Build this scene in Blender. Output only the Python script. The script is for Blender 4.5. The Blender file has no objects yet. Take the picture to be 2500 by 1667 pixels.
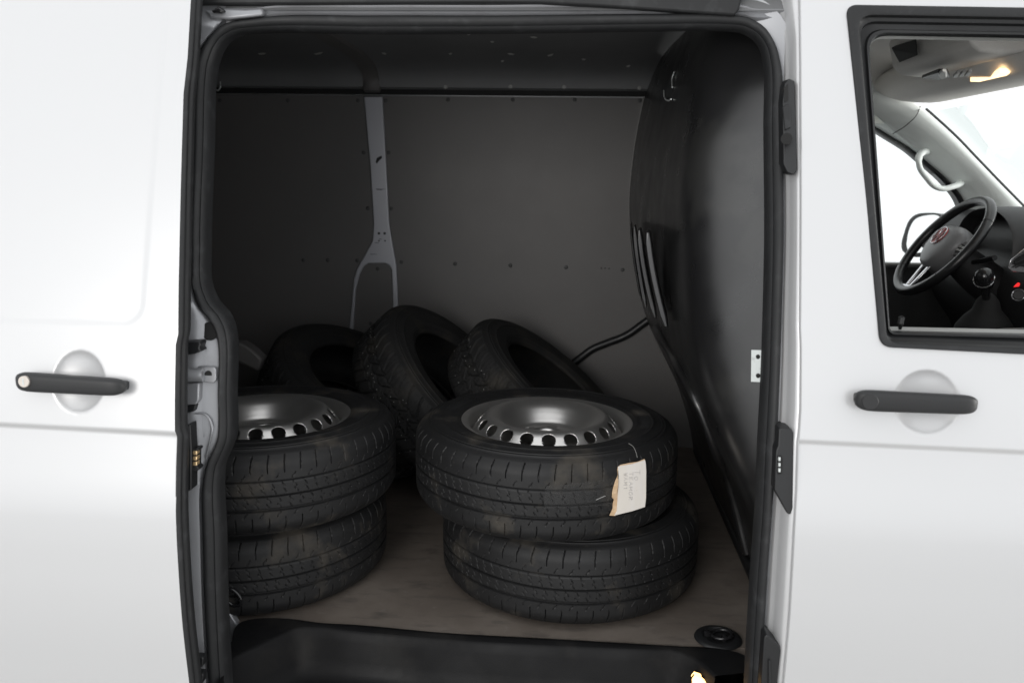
import bpy, math, random
import numpy as np
from mathutils import Vector, Matrix
random.seed(7)
S = bpy.context.scene
COL = S.collection

# ---------------------------------------------------------------- camera
FPX = 2083.3                                   # focal length in photo pixels (2500 wide) = 30 mm
CAM = np.array([0.0, -1.57, 1.039])
def basis(yaw, pit, roll):
    y, p, r = (math.radians(a) for a in (yaw, pit, roll))
    fw = np.array([-math.sin(y)*math.cos(p), math.cos(y)*math.cos(p), -math.sin(p)])
    rt = np.array([math.cos(y), math.sin(y), 0.0]); up = np.cross(rt, fw)
    return fw, rt*math.cos(r)+up*math.sin(r), -rt*math.sin(r)+up*math.cos(r)
FW, RT, UP = basis(3.863, 11.128, 0.839)
cd = bpy.data.cameras.new('camera'); cam = bpy.data.objects.new('camera', cd); COL.objects.link(cam)
cam.matrix_world = Matrix(((RT[0], UP[0], -FW[0], CAM[0]), (RT[1], UP[1], -FW[1], CAM[1]),
                           (RT[2], UP[2], -FW[2], CAM[2]), (0, 0, 0, 1)))
cd.sensor_fit = 'HORIZONTAL'; cd.sensor_width = 36.0; cd.lens = FPX/2500*36.0
cd.clip_start = 0.05; cd.clip_end = 200
cd.dof.use_dof = True; cd.dof.focus_distance = 2.05; cd.dof.aperture_fstop = 4.0
S.camera = cam

# ---------------------------------------------------------------- light: white photo studio
W = bpy.data.worlds.new('World'); S.world = W; W.use_nodes = True
bg = W.node_tree.nodes['Background']
bg.inputs[0].default_value = (0.97, 0.985, 1.0, 1); bg.inputs[1].default_value = 1.32
def area(name, loc, target, sx, sy, power, col=(1, 1, 1)):
    l = bpy.data.lights.new(name, 'AREA'); l.shape = 'RECTANGLE'; l.size = sx; l.size_y = sy
    l.energy = power; l.color = col
    o = bpy.data.objects.new(name, l); COL.objects.link(o); o.location = loc
    o.rotation_euler = (Vector(target)-Vector(loc)).to_track_quat('-Z', 'Y').to_euler(); return o
area('studio_softbox', (-1.4, -3.8, 1.55), (0.0, 0.8, 0.6), 1.7, 1.3, 62, (1.0, .97, .93))
area('cab_softbox', (4.6, 0.7, 0.75), (1.0, 1.0, 1.25), 2.6, 1.6, 260, (1.0, .98, .95))
S.view_settings.view_transform = 'Standard'; S.view_settings.look = 'None'
S.view_settings.exposure = 0.0; S.view_settings.gamma = 1.0

# ---------------------------------------------------------------- pixel -> place
def ray(U, V): return FW + RT*(U-1250)/FPX - UP*(V-833.5)/FPX
def aty(U, V, Y): d = ray(U, V); return CAM + d*(Y-CAM[1])/d[1]
def atz(U, V, Z): d = ray(U, V); return CAM + d*(Z-CAM[2])/d[2]
PZ = [-.6, -.3, 0.0, .2, .4, .58, .77, .99, 1.2, 1.4, 1.5]
PY = [-.02, -.045, -.063, -.068, -.058, -.035, .010, .074, .140, .205, .24]
def ys(z): return np.interp(z, PZ, PY)          # side profile of the van, leaning in towards the roof
_zs = np.linspace(-.6, 1.5, 211)
_k = np.ones(15)/15; _pad = np.interp(np.linspace(-.6-.07, 1.5+.07, 225), PZ, PY)
_ysm = np.convolve(_pad, _k, 'valid')
def ys(z): return np.interp(z, _zs, _ysm)
def on(U, V, off=0.0):
    Y = off
    for _ in range(14):
        P = aty(U, V, Y); Y = float(ys(P[2])) + off
    return aty(U, V, Y)

# ---------------------------------------------------------------- mesh helpers
VAN_LOC = Vector((0.0, 0.93, -0.55))
def tag(o, label=None, cat=None, group=None, kind=None):
    for k, v in (('label', label), ('category', cat), ('group', group), ('kind', kind)):
        if v: o[k] = v
    return o
def link(o, parent):
    COL.objects.link(o)
    if parent is not None:
        o.parent = parent
        if parent.type == 'EMPTY' and parent.parent is None and parent.get('world'):
            o.matrix_parent_inverse = Matrix.Translation(-parent.location)
    return o
def mk(name, V, F, mat, parent=None, smooth=True, angle=40, bevel=0, kind=None, seg=2):
    me = bpy.data.meshes.new(name)
    V = np.asarray(V, dtype=np.float64).reshape(-1, 3)
    if isinstance(F, np.ndarray):
        n, k = F.shape
        me.vertices.add(len(V)); me.vertices.foreach_set('co', V.ravel())
        me.loops.add(n*k); me.loops.foreach_set('vertex_index', F.ravel().astype(np.int32))
        me.polygons.add(n); me.polygons.foreach_set('loop_start', np.arange(0, n*k, k, dtype=np.int32))
        me.update(calc_edges=True)
    else:
        me.from_pydata([tuple(v) for v in V], [], F); me.update()
    if smooth:
        me.polygons.foreach_set('use_smooth', np.ones(len(me.polygons), dtype=bool))
        if angle < 180: me.set_sharp_from_angle(angle=math.radians(angle))
    me.materials.append(mat)
    o = bpy.data.objects.new(name, me); link(o, parent)
    if bevel:
        b = o.modifiers.new('bevel', 'BEVEL'); b.width = bevel; b.segments = seg; b.limit_method = 'ANGLE'
        b.angle_limit = math.radians(35)
    if kind: o['kind'] = kind
    return o
def gridfaces(nr, nc, wr=False, wc=False):
    i = np.arange(nr if wr else nr-1)[:, None]; j = np.arange(nc if wc else nc-1)[None, :]
    i2 = (i+1) % nr; j2 = (j+1) % nc
    return np.stack([i*nc+j, i*nc+j2, i2*nc+j2, i2*nc+j], -1).reshape(-1, 4)
def loft(name, curves, mat, parent, wrap=False, wrapc=False, flip=False, **k):
    A = np.array(curves); nr, nc, _ = A.shape
    F = gridfaces(nr, nc, wrapc, wrap)
    if flip: F = F[:, ::-1].copy()
    return mk(name, A.reshape(-1, 3), F, mat, parent, **k)
def prism(name, pts, vec, mat, parent, bevel=.003, **k):
    """flat outline of 3D points pushed along vec into a solid"""
    P = np.array(pts, float); n = len(P); Q = P+np.array(vec, float)
    nor = np.zeros(3)
    for i in range(n): nor += np.cross(P[i], P[(i+1) % n])
    F = [list(range(n)), list(range(2*n-1, n-1, -1))] + [[i, i+n, (i+1) % n+n, (i+1) % n] for i in range(n)]
    if np.dot(nor, np.array(vec, float)) > 0: F = [f[::-1] for f in F]
    return mk(name, np.vstack([P, Q]), F, mat, parent, bevel=bevel, **k)
def box(name, lo, hi, mat, parent, bevel=.004, **k):
    x0, y0, z0 = lo; x1, y1, z1 = hi
    return prism(name, [(x0, y0, z0), (x1, y0, z0), (x1, y0, z1), (x0, y0, z1)], (0, y1-y0, 0), mat, parent, bevel, **k)
def smoothpath(P, n):
    P = np.array(P, float); m = len(P)
    if m < 3:
        t = np.linspace(0, 1, n)[:, None]; return P[0]*(1-t)+P[-1]*t
    d = np.r_[0, np.cumsum(np.linalg.norm(np.diff(P, axis=0), axis=1))]
    T = np.gradient(P, d, axis=0); s = np.linspace(0, d[-1], n); out = []
    for q in s:
        i = min(np.searchsorted(d, q, 'right')-1, m-2); h = d[i+1]-d[i]; t = (q-d[i])/h
        out.append((2*t**3-3*t**2+1)*P[i]+(t**3-2*t**2+t)*h*T[i]+(-2*t**3+3*t**2)*P[i+1]+(t**3-t**2)*h*T[i+1])
    return np.array(out)
def tube(name, path, rad, mat, parent, closed=False, nseg=12, sq=1.0, up=(0, 0, 1), **k):
    P = np.array(path, float); n = len(P); V = []
    T = (np.roll(P, -1, 0)-np.roll(P, 1, 0)) if closed else np.gradient(P, axis=0)
    rad = np.broadcast_to(np.array(rad, float), (n,))
    u = np.array(up, float)
    for i in range(n):
        t = T[i]/np.linalg.norm(T[i]); a = np.cross(t, u)
        if np.linalg.norm(a) < 1e-3: a = np.cross(t, (1, 0.1, 0))
        a /= np.linalg.norm(a); b = np.cross(a, t); 
        for j in range(nseg):
            c = 2*math.pi*j/nseg; V.append(P[i]+rad[i]*(a*math.cos(c)+b*sq*math.sin(c)))
    F = gridfaces(n, nseg, closed, True).tolist()
    if not closed: F += [list(range(nseg))[::-1], [(n-1)*nseg+j for j in range(nseg)]]
    return mk(name, V, F, mat, parent, **k)
def lathe_pts(prof, c, ax, nseg, ref=None):
    ax = np.array(ax, float); ax /= np.linalg.norm(ax)
    ref = np.array(ref if ref is not None else ((0, 0, 1) if abs(ax[2]) < .9 else (1, 0, 0)), float)
    e1 = np.cross(ref, ax); e1 /= np.linalg.norm(e1); e2 = np.cross(ax, e1)
    th = np.linspace(0, 2*math.pi, nseg, endpoint=False)
    return [[np.array(c)+r*(e1*math.cos(t)+e2*math.sin(t))+h*ax for t in th] for r, h in prof]
def lathe(name, prof, c, ax, mat, parent, nseg=48, cap=True, **k):
    A = np.array(lathe_pts(prof, c, ax, nseg)); nr = len(prof)
    F = gridfaces(nr, nseg, False, True)[:, ::-1].tolist()
    if cap: F += [list(range(nseg))[::-1][::-1], [(nr-1)*nseg+j for j in range(nseg)][::-1]]
    o = mk(name, A.reshape(-1, 3), F, mat, parent, **k)
    return o
def fixnormals(o):
    import bmesh
    b = bmesh.new(); b.from_mesh(o.data); bmesh.ops.recalc_face_normals(b, faces=b.faces); b.to_mesh(o.data); b.free()
    return o

# ---------------------------------------------------------------- materials
def mat(name, col, rough=.5, metal=0.0, noise=None, bump=None, coat=0.0, spec=None, emit=None, roughvar=0.0):
    m = bpy.data.materials.new(name); m.use_nodes = True; nt = m.node_tree; b = nt.nodes['Principled BSDF']
    b.inputs['Base Color'].default_value = (*col, 1); b.inputs['Roughness'].default_value = rough
    b.inputs['Metallic'].default_value = metal; b.inputs['Coat Weight'].default_value = coat
    b.inputs['Coat Roughness'].default_value = .04
    if spec is not None: b.inputs['Specular IOR Level'].default_value = spec
    if emit: b.inputs['Emission Color'].default_value = (*emit[0], 1); b.inputs['Emission Strength'].default_value = emit[1]
    tc = nt.nodes.new('ShaderNodeTexCoord')
    if noise:
        prev = None
        for (scale, c2, lo, hi, detail) in noise:
            n = nt.nodes.new('ShaderNodeTexNoise'); n.inputs['Scale'].default_value = scale if not isinstance(scale, tuple) else scale[0]
            n.inputs['Detail'].default_value = detail; n.inputs['Roughness'].default_value = .6
            src = tc.outputs['Object']
            if isinstance(scale, tuple):
                mp = nt.nodes.new('ShaderNodeMapping'); mp.inputs['Scale'].default_value = scale[1]
                nt.links.new(src, mp.inputs[0]); src = mp.outputs[0]
            nt.links.new(src, n.inputs['Vector'])
            r = nt.nodes.new('ShaderNodeMapRange'); r.inputs[1].default_value = lo; r.inputs[2].default_value = hi
            nt.links.new(n.outputs[0], r.inputs[0])
            mx = nt.nodes.new('ShaderNodeMix'); mx.data_type = 'RGBA'
            nt.links.new(r.outputs[0], mx.inputs[0])
            if prev is None: mx.inputs[6].default_value = (*col, 1)
            else: nt.links.new(prev, mx.inputs[6])
            mx.inputs[7].default_value = (*c2, 1); prev = mx.outputs[2]
        nt.links.new(prev, b.inputs['Base Color'])
    if roughvar:
        n = nt.nodes.new('ShaderNodeTexNoise'); n.inputs['Scale'].default_value = 9; n.inputs['Detail'].default_value = 6
        nt.links.new(tc.outputs['Object'], n.inputs['Vector'])
        r = nt.nodes.new('ShaderNodeMapRange'); r.inputs[1].default_value = .3; r.inputs[2].default_value = .7
        r.inputs[3].default_value = rough-roughvar; r.inputs[4].default_value = rough+roughvar
        nt.links.new(n.outputs[0], r.inputs[0]); nt.links.new(r.outputs[0], b.inputs['Roughness'])
    if bump:
        scale, dist, detail = bump
        n = nt.nodes.new('ShaderNodeTexNoise'); n.inputs['Scale'].default_value = scale; n.inputs['Detail'].default_value = detail
        nt.links.new(tc.outputs['Object'], n.inputs['Vector'])
        bp = nt.nodes.new('ShaderNodeBump'); bp.inputs['Distance'].default_value = dist; bp.inputs['Strength'].default_value = .6
        nt.links.new(n.outputs[0], bp.inputs['Height']); nt.links.new(bp.outputs[0], b.inputs['Normal'])
    return m
M = dict(
    paint=mat('silver_paint', (.575, .578, .585), .34, .35, coat=.6),
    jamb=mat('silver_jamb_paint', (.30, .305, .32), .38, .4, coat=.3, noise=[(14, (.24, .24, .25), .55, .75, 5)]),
    rubber=mat('seal_rubber', (.016, .0165, .0175), .58, bump=(160, .0006, 3), spec=.35, noise=[(30, (.035, .036, .038), .55, .8, 4)], roughvar=.1),
    black=mat('black_plastic', (.010, .0105, .0115), .45, bump=(600, .0003, 2), roughvar=.08),
    handle=mat('handle_plastic', (.011, .0115, .0125), .5, bump=(900, .0004, 2)),
    gloss=mat('gloss_black', (.012, .012, .013), .18),
    wall=mat('wall_panel_board', (.118, .113, .110), .55, noise=[(3, (.108, .104, .102), .35, .7, 4), (60, (.132, .127, .123), .62, .85, 4)], bump=(220, .0003, 3), roughvar=.02),
    lining=mat('roof_lining_board', (.15, .152, .155), .6, noise=[(4, (.125, .127, .13), .35, .7, 4)], bump=(260, .0005, 3)),
    partition=mat('partition_plastic', (.010, .010, .0105), .32, noise=[(6, (.018, .018, .0175), .55, .62, 5)], roughvar=.07, spec=1.0),
    floor=mat('plywood_floor', (.118, .099, .084), .62, noise=[(4, (.168, .145, .125), .42, .66, 9), ((10, (1, 3, 1)), (.075, .066, .059), .52, .74, 9), (34, (.17, .152, .136), .60, .80, 8), (240, (.28, .26, .235), .70, .82, 3)], bump=(300, .0006, 4), roughvar=.12),
    step=mat('step_plastic', (.006, .006, .0065), .6, spec=.2, noise=[(8, (.018, .017, .016), .5, .8, 6)], bump=(500, .0006, 3), roughvar=.12),
    tyre=mat('tyre_rubber', (.0105, .0105, .011), .6, spec=.4, noise=[(9, (.050, .044, .036), .55, .72, 7), (70, (.055, .05, .043), .66, .86, 5), (400, (.3, .29, .27), .8, .86, 2)], bump=(350, .0005, 4), roughvar=.12),
    winter=mat('winter_tyre_rubber', (.017, .017, .0172), .74, noise=[(9, (.040, .036, .030), .50, .78, 6)], bump=(350, .0003, 4), spec=.28),
    rim=mat('steel_wheel_silver', (.60, .59, .575), .34, .92, noise=[(12, (.52, .51, .495), .5, .75, 6), (90, (.3, .27, .23), .72, .85, 4)], roughvar=.03),
    steel=mat('bare_steel', (.5, .5, .5), .35, .9),
    stud=mat('stud_metal', (.30, .30, .29), .5, .2),
    pillarpaint=mat('pillar_silver_paint', (.46, .465, .50), .42, .3, coat=.3),
    rivet=mat('dark_rivet', (.05, .05, .05), .5),
    galv=mat('zinc_plate', (.62, .65, .64), .42, .35, noise=[(60, (.42, .43, .42), .55, .75, 4)]),
    brass=mat('gold_contact', (.85, .62, .35), .3, .8),
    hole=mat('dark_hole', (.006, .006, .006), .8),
    card=mat('white_card', (.66, .62, .565), .75, noise=[((30, (1, 1, .15)), (.68, .65, .63), .45, .7, 4)]),
    kraft=mat('torn_cardboard', (.52, .36, .22), .85, noise=[(80, (.66, .5, .34), .45, .7, 4)]),
    ink=mat('pencil_ink', (.50, .48, .47), .7),
    scuff=mat('pale_scuff', (.55, .55, .53), .8),
    seal_grey=mat('grey_trim', (.30, .30, .29), .5),
    cloth=mat('headliner_fabric', (.82, .80, .765), .9, bump=(700, .0006, 3), noise=[(500, (.74, .72, .69), .45, .65, 2)]),
    pillar=mat('pillar_trim', (.74, .77, .75), .7, bump=(700, .0004, 2)),
    dash=mat('dashboard_plastic', (.016, .016, .017), .55, bump=(600, .0006, 2)),
    leather=mat('steering_leather', (.014, .014, .015), .3, bump=(900, .0003, 2)),
    hub=mat('wheel_hub_plastic', (.19, .19, .195), .4),
    chrome=mat('satin_chrome', (.62, .62, .64), .22, .95),
    red=mat('emblem_red', (.42, .035, .03), .35),
    mirror=mat('mirror_glass', (.9, .9, .9), .02, 1.0),
    studiofloor=mat('studio_floor_paint', (.40, .395, .385), .5),
    lamp=mat('warm_lamp', (.9, .7, .5), .4, emit=((1.0, .66, .34), 2.2)),
    steplamp=mat('step_lamp', (.9, .6, .3), .4, emit=((1.0, .55, .18), 4.0)),
    hazard=mat('hazard_button', (.5, .02, .02), .4, emit=((1, .03, .03), .9)),
    brown=mat('gaiter_leather', (.055, .045, .038), .6),
    lock=mat('lock_cylinder', (.62, .57, .52), .35, .7),
)
def glassmat(name):
    m = bpy.data.materials.new(name); m.use_nodes = True; nt = m.node_tree; nt.nodes.clear()
    o = nt.nodes.new('ShaderNodeOutputMaterial'); mx = nt.nodes.new('ShaderNodeMixShader'); fr = nt.nodes.new('ShaderNodeLayerWeight'); pw = nt.nodes.new('ShaderNodeMath'); pw.operation = 'POWER'; pw.inputs[1].default_value = 4; ad = nt.nodes.new('ShaderNodeMath'); ad.operation = 'ADD'; ad.inputs[1].default_value = .04
    t = nt.nodes.new('ShaderNodeBsdfTransparent'); g = nt.nodes.new('ShaderNodeBsdfGlossy')
    t.inputs[0].default_value = (.93, .96, .95, 1); g.inputs['Roughness'].default_value = .01
    nt.links.new(fr.outputs['Facing'], pw.inputs[0]); nt.links.new(pw.outputs[0], ad.inputs[0]); nt.links.new(ad.outputs[0], mx.inputs[0]); nt.links.new(t.outputs[0], mx.inputs[1]); nt.links.new(g.outputs[0], mx.inputs[2])
    nt.links.new(mx.outputs[0], o.inputs[0]); return m
M['glass'] = glassmat('window_glass')
def tapemat():
    m = bpy.data.materials.new('clear_tape'); m.use_nodes = True; nt = m.node_tree; nt.nodes.clear()
    o = nt.nodes.new('ShaderNodeOutputMaterial'); mx = nt.nodes.new('ShaderNodeMixShader')
    t = nt.nodes.new('ShaderNodeBsdfTransparent'); g = nt.nodes.new('ShaderNodeBsdfPrincipled')
    g.inputs['Base Color'].default_value = (.10, .10, .10, 1); g.inputs['Roughness'].default_value = .22
    n = nt.nodes.new('ShaderNodeTexNoise'); n.inputs['Scale'].default_value = 140; n.inputs['Detail'].default_value = 4
    tc = nt.nodes.new('ShaderNodeTexCoord'); nt.links.new(tc.outputs['Object'], n.inputs['Vector'])
    bp = nt.nodes.new('ShaderNodeBump'); bp.inputs['Distance'].default_value = .0006; nt.links.new(n.outputs[0], bp.inputs['Height'])
    nt.links.new(bp.outputs[0], g.inputs['Normal'])
    mx.inputs[0].default_value = .13
    nt.links.new(t.outputs[0], mx.inputs[1]); nt.links.new(g.outputs[0], mx.inputs[2]); nt.links.new(mx.outputs[0], o.inputs[0]); return m
M['tape'] = tapemat()

# ---------------------------------------------------------------- setting
sf = mk('studio_floor', [(-9, -4.0, -.55), (9, -4.0, -.55), (9, 4, -.55), (-9, 4, -.55)], [[0, 1, 2, 3]], M['studiofloor'])
tag(sf, 'pale painted studio floor under the van', kind='structure')

# ---------------------------------------------------------------- the van
van = bpy.data.objects.new('van', None); COL.objects.link(van); van.location = VAN_LOC; van['world'] = 1
tag(van, 'silver panel van with its side door slid open and tyres loaded inside', 'van')

def sst(a, b, x): t = np.clip((x-a)/(b-a), 0, 1); return t*t*(3-2*t)
def rrect_sdf(x, z, x0, x1, z0, z1, r):
    cx, cz = (x0+x1)/2, (z0+z1)/2; qx = np.abs(x-cx)-(x1-x0)/2+r; qz = np.abs(z-cz)-(z1-z0)/2+r
    return np.hypot(np.maximum(qx, 0), np.maximum(qz, 0))+np.minimum(np.maximum(qx, qz), 0)-r
def skin(name, xl, xr, z, off, disp, parent, m, hole=None, dens=None):
    """sheet-metal skin following the side profile; xl,xr arrays over z"""
    t = dens; X = xl[:, None]+(xr-xl)[:, None]*t[None, :]; Z = np.repeat(z[:, None], len(t), 1)
    Y = ys(Z)+off+disp(X, Z)
    F = gridfaces(len(z), len(t))
    if hole is not None:
        c = np.stack([X, Z], -1).reshape(-1, 2)[F].mean(1)
        F = F[~hole(c[:, 0], c[:, 1])]
    return mk(name, np.stack([X, Y, Z], -1), F, m, parent, angle=180)

# --- sliding door, open, standing proud of the side
DOFF = -.065
edge_px = [(466, 0), (458, 140), (448, 230), (439, 560), (436, 700), (435, 815), (429, 842), (427, 950), (427, 1052), (433, 1066), (430, 1150), (429, 1250), (432, 1330), (438, 1430), (446, 1530), (462, 1667)]
E3 = np.array([on(u, v, DOFF) for u, v in edge_px])[::-1]
zd = np.concatenate([np.arange(-.42, -.05, .02), np.arange(-.05, 1.36, .0033), np.arange(1.36, 1.44, .01)])
xr = np.interp(zd, E3[:, 2], E3[:, 0]); xr[zd < E3[0, 2]] = E3[0, 0]
td = np.concatenate([np.linspace(0, .5, 12)[:-1], np.linspace(.5, 1, 190)])
cz_l = np.array([on(0, 1035, DOFF), on(430, 1058, DOFF)])
hl = on(192, 932, DOFF); wl = on(385, 380, DOFF); wb = on(180, 797, DOFF); wt = on(380, -12, DOFF)
def disp_l(X, Z):
    zc = np.interp(X, cz_l[:, 0], cz_l[:, 2])
    d = .0065*sst(-.003, .007, zc-Z)*(1-sst(.01, .16, zc-Z))
    d += .0013*(1-sst(-.014, .0, rrect_sdf(X, Z, -1.62, wl[0], wb[2], wt[2], .045)))
    q = ((X-hl[0])/.050)**2+((Z-hl[2])/.057)**2
    d += .013*np.clip(1-q, 0, 1)**.7
    return d
sdoor = skin('sliding_door', np.full(len(zd), -1.76), xr, zd, DOFF, disp_l, van, M['paint'], dens=td)
# folded front edge of the door with its rubber profile
ez = np.linspace(-.40, 1.42, 150); ex = np.interp(ez, zd, xr)
def edgecurve(dx, dy): return np.stack([ex+dx, ys(ez)+DOFF+dy, ez], -1)
loft('door_edge_seal', [edgecurve(dx, dy) for dx, dy in ((-.001, .0012), (.004, .0015), (.0065, .006), (.0068, .012), (.003, .0155), (.0030, .019), (.007, .022), (.008, .030), (.0055, .037), (.003, .047), (-.03, .05))], M['rubber'], sdoor, angle=60)
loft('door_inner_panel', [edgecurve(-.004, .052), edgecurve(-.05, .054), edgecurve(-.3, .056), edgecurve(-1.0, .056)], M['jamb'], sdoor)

def handle(parent, pl, pr, hgt, bow, name='door_handle', lock=False):
    off = DOFF if lock else 0
    A = on(*pl, off-bow-.008); B = on(*pr, off-bow-.008)
    N = 64; V = []
    for i in range(N):
        t = i/(N-1); c = A*(1-t)+B*t
        e = max(0.0, 1-abs(2*t-1)**11)**.5                      # rounded ends
        hh = hgt/2*e*(1.10-.14*t); dd = .0125*max(e, .05)
        y0 = ys(c[2])+off-.008-bow*(1-.30*abs(2*t-1)**8)
        for j in range(24):
            a = 2*math.pi*j/24; ca, sa = math.cos(a), math.sin(a)
            V.append((c[0], y0+dd*math.copysign(abs(ca)**.6, ca), c[2]+hh*math.copysign(abs(sa)**.6, sa)))
    F = gridfaces(N, 24, False, True).tolist()+[list(range(24))[::-1], [(N-1)*24+j for j in range(24)]]
    h = mk(name, V, F, M['handle'], parent, angle=60); fixnormals(h)
    for t0, t1 in ((.035, .13), (.87, .965)):                 # feet that carry the grip
        p0, p1 = A*(1-t0)+B*t0, A*(1-t1)+B*t1; hh = hgt*.27; ysk = ys((p0[2]+p1[2])/2)+off
        prism('handle_foot', [(p0[0], ysk-bow, p0[2]-hh), (p1[0], ysk-bow, p1[2]-hh), (p1[0], ysk-bow, p1[2]+hh), (p0[0], ysk-bow, p0[2]+hh)], (0, bow+.004, -.004), M['handle'], h, bevel=.004)
    return h
hL = handle(sdoor, (35, 930), (305, 946), .033, .022, lock=True)
lk = on(57, 932, DOFF-.0475)
lathe('lock_cylinder', [(.0, 0), (.0095, 0), (.0105, -.001), (.0105, -.012)][::-1], lk, (0, -1, .05), M['lock'], hL, nseg=32)
box('key_slot', (lk[0]-.0018, lk[1]-.0006, lk[2]-.006), (lk[0]+.0012, lk[1]+.002, lk[2]+.006), M['galv'], hL, bevel=0)
# --- front door with its window opening
shut_px = [(1955, 0), (1957, 150), (1958, 500), (1957, 700), (1956, 800), (1958, 850), (1957, 1000), (1953, 1062), (1950, 1080), (1947, 1200), (1941, 1300), (1930, 1500), (1915, 1667)]
H3 = np.array([on(u, v) for u, v in shut_px])[::-1]
zf = zd.copy(); xs0 = np.interp(zf, H3[:, 2], H3[:, 0])
def XZ(u, v, off=0): p = on(u, v, off); return (p[0], p[2])
oTL, oBL = XZ(2064, 13), XZ(2147, 846); oT2, oB2 = XZ(2500, 20), XZ(2500, 864)
def ext(a, b, x): t = (x-a[0])/(b[0]-a[0]); return (x, a[1]+(b[1]-a[1])*t)
oTR = ext(oTL, oT2, 1.02); oBR = ext(oBL, oB2, 1.40)
iTL, iBL = XZ(2118, 86, .05), XZ(2170, 808, .05); iT2, iB2 = XZ(2500, 93, .05), XZ(2500, 815, .05)
iTR = ext(iTL, iT2, .99); iBR = ext(iBL, iB2, 1.33)
def rquad(c, r, n=10):
    out = []; c = [np.array(p, float) for p in c]
    for k in range(4):
        p, a, b = c[k], c[k-1], c[(k+1) % 4]
        da = (a-p)/np.linalg.norm(a-p); db = (b-p)/np.linalg.norm(b-p); rr = r[k] if isinstance(r, (list, tuple)) else r
        for t in np.linspace(0, 1, n):
            P0, P2 = p+da*rr, p+db*rr; out.append((1-t)**2*P0+2*t*(1-t)*p+t*t*P2)
    return np.array(out)
OUT = rquad([oTL, oTR, oBR, oBL], [.022, .03, .03, .022])
IN = rquad([iTL, iTR, iBR, iBL], [.045, .04, .03, .012])
def inpoly(px, pz, poly):
    inside = np.zeros(px.shape, bool); n = len(poly)
    for i in range(n):
        x1, z1 = poly[i]; x2, z2 = poly[(i+1) % n]
        c = ((z1 > pz) != (z2 > pz)); xx = x1+(pz-z1)/((z2-z1) if z2 != z1 else 1e-9)*(x2-x1)
        inside ^= c & (px < xx)
    return inside
HOLE = rquad([(oTL[0]+.005, oTL[1]-.005), (oTR[0]-.005, oTR[1]-.005), (oBR[0]-.005, oBR[1]+.005), (oBL[0]+.005, oBL[1]+.005)], .02)
cz_r = np.array([on(1950, 1077), on(2500, 1103)]); hr = on(2263, 982)
def disp_r(X, Z):
    zc = cz_r[0, 2]+(X-cz_r[0, 0])*(cz_r[1, 2]-cz_r[0, 2])/(cz_r[1, 0]-cz_r[0, 0])
    d = .0065*sst(-.003, .006, zc-Z)*(1-sst(.01, .16, zc-Z))
    q = ((X-hr[0])/.058)**2+((Z-hr[2])/.0575)**2
    return d+.013*np.clip(1-q, 0, 1)**.7
tf = np.concatenate([np.linspace(0, .56, 190), np.linspace(.56, 1, 20)[1:]])
fdoor = skin('front_door', xs0, np.full(len(zf), 1.50), zf, 0, disp_r, van, M['paint'], hole=lambda x, z: inpoly(x, z, HOLE), dens=tf)
fz = np.linspace(-.40, 1.42, 120); fx = np.interp(fz, zf, xs0)
def fcurve(dx, dy): return np.stack([fx+dx, ys(fz)+dy, fz], -1)
loft('door_edge', [fcurve(-.0002, .0), fcurve(-.0025, .0025), fcurve(-.002, .012), fcurve(.004, .016), fcurve(.004, .08)], M['paint'], fdoor, angle=60)
hR = handle(fdoor, (2087, 976), (2391, 989), .035, .024)
lp = on(2125, 981, -.0445)
lathe('blank_lock_cover', [(.0, 0), (.013, 0), (.0145, -.0015), (.0145, -.012)][::-1], lp, (-.12, -1, .05), M['handle'], hR, nseg=32)
def ring3(poly, off, w=0): return np.array([(x, ys(z)+off, z) for x, z in poly])
def mixp(t): return OUT*(1-t)+IN*t
wf = loft('window_frame', [ring3(OUT, .004), ring3(OUT, -.0035), ring3(mixp(.05), -.0062), ring3(mixp(.30), -.0062), ring3(mixp(.38), -.003), ring3(mixp(.40), .012)], M['rubber'], fdoor, wrap=True, angle=50)
loft('window_channel', [ring3(mixp(.39), .012), ring3(mixp(.42), .016), ring3(mixp(.55), .020), ring3(mixp(.60), .036), ring3(mixp(.80), .040), ring3(mixp(.84), .034), ring3(mixp(.93), .036), ring3(mixp(.97), .050), ring3(mixp(1.0), .055)], M['black'], wf, wrap=True, angle=50)
loft('inner_window_trim', [ring3(mixp(1.0), .056), ring3(mixp(1.015), .062), ring3(mixp(1.015), .085), ring3(mixp(.96), .105), ring3(mixp(.7), .11)], M['seal_grey'], fdoor, wrap=True, angle=50)
lpz = on(2196, 815, .07)
tube('lock_pin', [lpz+(0, 0, -.02), lpz+(0, 0, .02), lpz+(.001, 0, .032), lpz+(.001, 0, .034)], [.0055, .0055, .0055, .003], M['black'], fdoor)
loft('inner_door_panel', [[(x, y, z) for x in (.44, .7, 1.0, 1.45)] for y, z in ((.055, .705), (.10, .70), (.125, .66), (.13, .3), (.13, -.3))], M['dash'], fdoor)

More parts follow.
